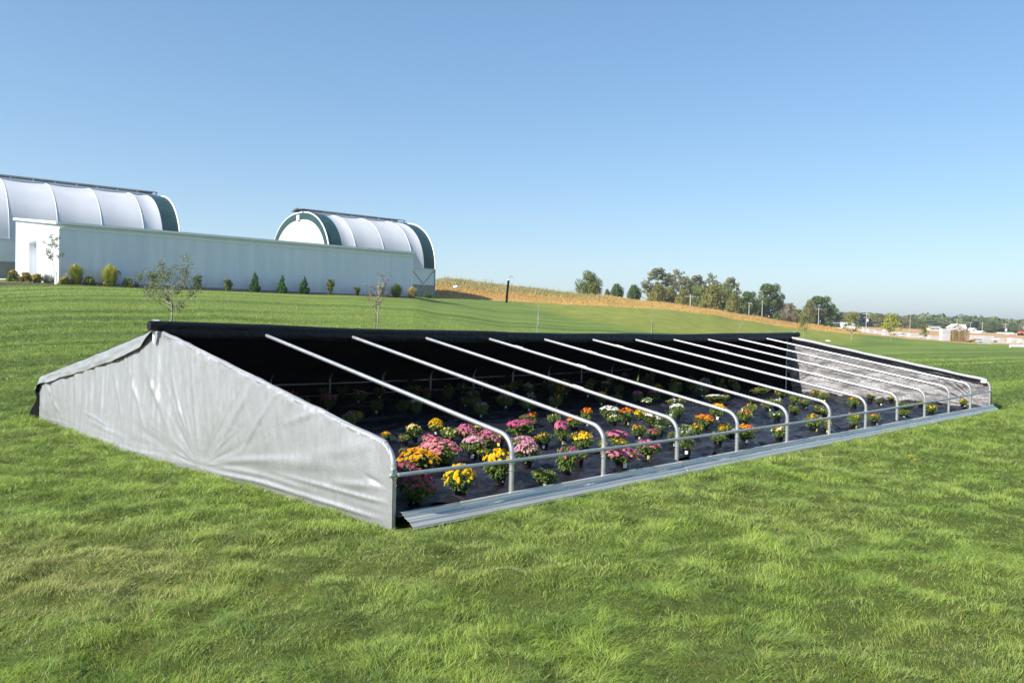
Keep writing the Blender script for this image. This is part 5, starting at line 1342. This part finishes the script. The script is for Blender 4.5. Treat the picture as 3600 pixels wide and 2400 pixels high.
# stacked nursery stock and pallets at the lawn edge on the right
a = NM('stacked_crates'); co = a.coord('Object'); s_ = a.n('ShaderNodeSeparateXYZ'); a.l(co, s_.inputs[0])
ln = a.math('LESS_THAN', a.math('FRACT', a.math('DIVIDE', s_.outputs[2], .22)), .25)
col = a.mix(a.math('MULTIPLY', ln, .5), a.mix(a.noise(co, 3, 5), (.44, .44, .44), (.66, .66, .66)), (.24, .23, .23)); M['white_stack'] = a.pbsdf(col, .6)
M['pallet'] = m_noisy('pallet_wood', (.22, .15, .06), (.42, .31, .14), 4, .85, 0, .4, 12)
def stack(name, w, d, h, mat, jag, seed, rows, part='layer'):
    r = random.Random(seed); root = empty(name); z = 0
    for i in range(rows):
        hh = h / rows; ww = w * (1 - r.uniform(0, jag)); off = (w - ww) * (r.random() - .5)
        m = MB(); m.box((off, r.uniform(-.05, .05), z + hh * .45), (ww, d, hh * .86)); m.box((off, 0, z + hh * .93), (ww * .9, d * .9, hh * .10)); m.build(part, mat, root); z += hh
    return root
def pallet_stack(w, d, n, seed):
    r = random.Random(seed); root = empty('pallet_stack'); 
    for i in range(n):
        m = MB(); z = i * .15; ox = r.uniform(-.10, .10); ang = r.uniform(-.08, .08)
        Mr = np.array([[math.cos(ang), -math.sin(ang), 0], [math.sin(ang), math.cos(ang), 0], [0, 0, 1]])
        for k in range(7): m.box((ox - w / 2 + (k + .5) * w / 7, 0, z + .125), (w / 7 * .7, d, .02), Mr)
        for k in (-1, 0, 1): m.box((ox, k * d * .45, z + .06), (w, .08, .10), Mr)
        m.build('pallet', M['pallet'], root)
    return root
YS_ = 158
for i, (px, n) in enumerate(((3350, 15), (3371, 14), (3392, 15))):
    o = lawn_thing(pallet_stack(1.15, 1.2, n, 200 + i), px, YS_, '%s of three tall stacks of weathered wooden pallets at the lawn edge' % ('leftmost', 'middle', 'rightmost')[i], 'pallets', 'pallet stacks at the lawn edge', rz=-.5)
lawn_thing(stack('pallet_pile', 2.4, 1.2, .7, M['pallet'], .4, 5, 4, 'pallet'), 3424, YS_ - 1, 'low collapsed pile of pallets right of the tall stacks', 'pallets', rz=-.6)
lawn_thing(stack('white_pot_stack', 1.7, 1.2, 2.3, M['white_stack'], .06, 7, 10), 3322, YS_ + .5, 'tall white layered stack directly left of the pallet stacks', 'stack', rz=-.75)
WS = [(3016, 200, 34, 14, 'heap'), (3042, 190, 22, 9, 'heap'), (3062, 180, 26, 9, 'row'), (3090, 178, 30, 8, 'row'), (3112, 168, 18, 16, 'heap'), (3150, 172, 36, 10, 'heap'), (3180, 170, 34, 12, 'heap'), (3215, 168, 44, 11, 'row'), (3254, 165, 34, 9, 'row'),
      (3280, 163, 40, 9, 'row'), (3430, 170, 60, 16, 'row'), (3470, 172, 46, 14, 'row'), (3462, 150, 52, 9, 'heap'), (3515, 160, 48, 14, 'heap'), (3565, 162, 40, 16, 'row'), (3600, 160, 34, 12, 'heap'), (2897, 150, 22, 5, 'row'), (2938, 150, 26, 9, 'heap'), (2958, 148, 16, 11, 'heap')]
for i, (px, Y, w, h, kd) in enumerate(WS):
    lawn_thing(stack('white_pot_stack', msz(w, Y), 1.4, msz(h, Y) + .25, M['white_stack'], .5 if kd == 'heap' else .12, 220 + i, 3 if kd == 'row' else 5), px, Y,
               '%s of white nursery containers, %s from left along the lawn edge' % ('uneven heap' if kd == 'heap' else 'low row', ORD[sorted(q[0] for q in WS).index(px) + 1]), 'stack', 'white container stacks at the lawn edge', rz=-.75, sink=.1)
root = empty('white_pipe'); MB().tube([(-.0, 0, .20), (9, 0, .20)], .20, 14).build('pipe', M['guard'], root, True)
lawn_thing(root, 3552, 108, 'thick white pipe lying on the lawn at the right edge', 'pipe', rz=-.78)

# ------------------------------------------------------------------ houses, poles far off
M['siding'] = m_noisy('white_siding', (.66, .66, .65), (.76, .76, .75), 2, .6)
M['roof_grey'] = m_noisy('grey_roof', (.22, .22, .22), (.34, .34, .34), 2, .8)
M['roof_red'] = m_noisy('reddish_roof', (.26, .12, .08), (.36, .19, .13), 2, .8)
M['roof_white'] = m_noisy('white_metal_roof', (.70, .71, .71), (.78, .78, .78), 2, .45)
M['beige'] = m_noisy('beige_siding', (.42, .38, .32), (.52, .47, .40), 2, .7)
M['glass'] = m_noisy('dark_window_glass', (.03, .035, .04), (.06, .065, .07), 2, .15)
M['machine'] = m_noisy('orange_paint', (.50, .10, .02), (.62, .16, .03), 2, .5)
def far_house(px, base_h, Y, wpx, hpx_, wall, roof, label, cat='house', rz=-.75, gable_front=False, rise=.45, windows=2):
    w = msz(wpx, Y); h = msz(hpx_, Y); d = max(w * .7, 4); he = h * (1 - rise)
    root = empty('farm_building' if cat != 'house' else 'house')
    m = MB(); m.box((0, 0, he / 2 - .4), (w, d, he + .8)); 
    if gable_front: m.add([(-w / 2, -d / 2, he), (w / 2, -d / 2, he), (0, -d / 2, h), (-w / 2, d / 2, he), (w / 2, d / 2, he), (0, d / 2, h)], [[0, 1, 2], [3, 5, 4]])
    else: m.add([(-w / 2, -d / 2, he), (-w / 2, d / 2, he), (-w / 2, 0, h), (w / 2, -d / 2, he), (w / 2, d / 2, he), (w / 2, 0, h)], [[0, 2, 1], [3, 4, 5]])
    m.build('wall', M[wall], root)
    m = MB(); e = .35
    if gable_front:
        m.add([(-w / 2 - e, -d / 2 - e, he - .1), (0, -d / 2 - e, h + .12), (0, d / 2 + e, h + .12), (-w / 2 - e, d / 2 + e, he - .1)], [[0, 1, 2, 3]])
        m.add([(w / 2 + e, -d / 2 - e, he - .1), (0, -d / 2 - e, h + .12), (0, d / 2 + e, h + .12), (w / 2 + e, d / 2 + e, he - .1)], [[0, 3, 2, 1]])
    else:
        m.add([(-w / 2 - e, -d / 2 - e, he - .1), (w / 2 + e, -d / 2 - e, he - .1), (w / 2 + e, 0, h + .12), (-w / 2 - e, 0, h + .12)], [[0, 1, 2, 3]])
        m.add([(-w / 2 - e, d / 2 + e, he - .1), (w / 2 + e, d / 2 + e, he - .1), (w / 2 + e, 0, h + .12), (-w / 2 - e, 0, h + .12)], [[0, 3, 2, 1]])
    o = m.build('roof', M[roof], root); sm = o.modifiers.new('thickness', 'SOLIDIFY'); sm.thickness = .12
    for k in range(windows):
        x = (-.5 + (k + .5) / windows) * w * .85
        MB().box((x, -d / 2 - .03, he * .55), (min(1.2, w * .14), .06, min(1.1, he * .35))).build('window', M['glass'], root)
    lawn_thing(root, px, Y, label, cat, rz=rz); root.location[2] += base_h
    return root
def zfor(px, py, Y):                              # lift so the base sits at photo row py
    X = (px - 1800) / FPX * Y; x, y = c2w(X, Y); return 1.5 + (hor(px) - py) * Y / FPX - Hs(x, y)
for (px, top, bot, w, Y, wall, roof, lab, cat, gf, ri) in (
    (2675, 1105, 1120, 42, 235, 'siding', 'roof_white', 'white house with pale roof below the tall dark tree', 'house', False, .5),
    (2720, 1108, 1124, 34, 240, 'beige', 'roof_grey', 'grey roofed house between the pale roof and the reddish roof', 'house', False, .6),
    (2790, 1114, 1130, 52, 245, 'beige', 'roof_red', 'house with reddish roof beyond the dry meadow', 'house', False, .6),
    (2880, 1127, 1141, 44, 260, 'siding', 'roof_white', 'white long house left of the grey roofed one near the row of poles', 'house', False, .45),
    (2923, 1127, 1142, 34, 262, 'beige', 'roof_grey', 'small grey roofed house right of the white long house', 'house', False, .5),
    (2974, 1133, 1146, 36, 300, 'siding', 'roof_white', 'white shed before the wooded edge, left of the thin crowned young tree', 'shed', False, .4),
    (3281, 1146, 1160, 38, 400, 'siding', 'roof_grey', 'white shed left of the barn in the valley', 'shed', False, .5),
    (3355, 1139, 1162, 42, 410, 'beige', 'roof_white', 'large beige barn with white roof in the valley', 'barn', True, .45),
    (3376, 1140, 1162, 26, 415, 'beige', 'roof_white', 'right wing of the valley barn with sloping white roof', 'barn', False, .6),
    (3352, 1154, 1163, 26, 395, 'siding', 'roof_white', 'small white gabled shed in front of the valley barn', 'shed', True, .5),
    (3417, 1153, 1168, 12, 400, 'siding', 'roof_white', 'tiny white building right of the valley barn', 'shed', True, .3),
    (3444, 1163, 1172, 26, 390, 'siding', 'roof_white', 'low white domed shed right of the tiny white building', 'shed', True, .7),
    (3518, 1168, 1174, 20, 385, 'siding', 'roof_white', 'small white shed left of the white trailers', 'shed', False, .4)):
    far_house(px, zfor(px, bot, Y), Y, w, bot - top, wall, roof, lab, cat, -.75 + rnd.uniform(-.2, .2), gf, ri)
def trailer(px, Y, w, h, label):
    root = empty('white_trailer'); W_, Hh = msz(w, Y), msz(h, Y)
    MB().box((0, 0, Hh * .6), (W_, 2.4, Hh * .8)).build('box', M['siding'], root)
    for k in (-.3, .3):
        MB().tube([(W_ * k, -1.25, .4), (W_ * k, 1.25, .4)], .4, 12).build('wheel', M['black_cloth'], root)
    lawn_thing(root, px, Y, label, 'trailer', 'white trailers in the valley', rz=-.7); root.location[2] += zfor(px, 1060 + 465 / 3.92, Y)
trailer(3549, 380, 17, 11, 'left white trailer parked in the valley by the right poles')
trailer(3568, 382, 20, 8, 'right lower white trailer parked in the valley')
root = empty('orange_machine'); MB().box((0, 0, 1.1), (2.4, 1.8, 1.0)).build('body', M['machine'], root); MB().box((.5, 0, 2.0), (.9, 1.4, .9)).build('cab', M['glass'], root)
for k in (-.8, .8): MB().tube([(k, -1, .5), (k, 1, .5)], .5, 12).build('wheel', M['black_cloth'], root)
lawn_thing(root, 3592, 330, 'orange machine parked in the field at the right edge', 'machine', rz=-.7)
M['pole_wood'] = m_noisy('pale_pole', (.40, .38, .36), (.55, .53, .50), 4, .8)
def pole(px, top, bot, Y, label, arm='cross', thick=.15):
    root = empty('utility_pole'); h = msz(bot - top, Y)
    MB().tube([(0, 0, -1), (0, 0, h)], [thick, thick * .75], 8).build('pole', M['pole_wood'], root, True)
    if arm == 'cross': MB().box((0, 0, h - .5), (2.2, .09, .10)).build('crossarm', M['pole_wood'], root)
    elif arm == 'double':
        MB().box((0, 0, h - .4), (2.8, .14, .16)).build('crossarm', M['pole_wood'], root); MB().box((0, 0, h - 1.6), (2.0, .14, .16)).build('crossarm', M['pole_wood'], root)
        MB().tube([(.5, 0, h - 3.2), (.5, 0, h - 2.2)], .3, 10).build('transformer', M['siding'], root)
    elif arm == 'lamp': MB().box((.25, 0, h), (.8, .3, .18)).build('lamp_head', M['pole_wood'], root)
    lawn_thing(root, px, Y, label, 'pole', 'poles on the right horizon', rz=-.75); root.location[2] += zfor(px, bot, Y)
for (px, top, bot, Y, lab, arm) in (
    (2424, 1033, 1074, 170, 'white post with crossbar before the olive thicket', 'cross'), (2631, 1065, 1107, 190, 'pale pole left of the tall dark tree', 'lamp'), (2677, 1055, 1106, 200, 'thin pole touching the left side of the tall dark tree', 'none'),
    (2876, 1080, 1133, 240, 'pole with crossarm before the dark broad tree', 'cross'), (3044, 1099, 1148, 300, 'double crossarm pole left of the yellow young tree', 'double'), (3198, 1112, 1156, 320, 'plain pole before the dark trees, left of the barn', 'none'),
    (3363, 1118, 1158, 400, 'thin pole right behind the barn roof', 'none'), (3410, 1134, 1173, 330, 'pale lamp pole between barn and white sheds', 'lamp'), (3452, 1131, 1166, 350, 'crossarm pole above the domed shed', 'cross'),
    (3533, 1136, 1176, 340, 'crossarm pole with transformer left of the trailers', 'double'), (3598, 1143, 1184, 330, 'crossarm pole at the right edge of the photo', 'cross')):
    pole(px, top, bot, Y, lab, arm, .09 if arm in ('none', 'lamp') else .10)

# concrete walk at the far left
def walk():
    V = []
    for s, p in ((-14, 7.5), (-1, 7.5), (-14, 10.5), (-1, 10.5)):
        x, y = comp(s, p); V.append((x, y, Hs(x, y) + .12))
    o = mesh_np('path', V, [[0, 1, 3, 2]], M['siding']); tag(o, kind='structure')
walk()

# ------------------------------------------------------------------ the air
def haze():
    m = MB(); m.box((1500, 1500, 35), (5200, 5200, 90)); a = NM('haze_air')
    v = a.n('ShaderNodeVolumePrincipled'); v.inputs['Color'].default_value = (.80, .88, 1, 1); v.inputs['Density'].default_value = .00034; v.inputs['Anisotropy'].default_value = .3
    a.l(v.outputs[0], a.out.inputs['Volume'])
    o = m.build('haze', a.m); tag(o, 'thin pale haze between the lawn and the far hills', 'haze', kind='stuff')
haze()
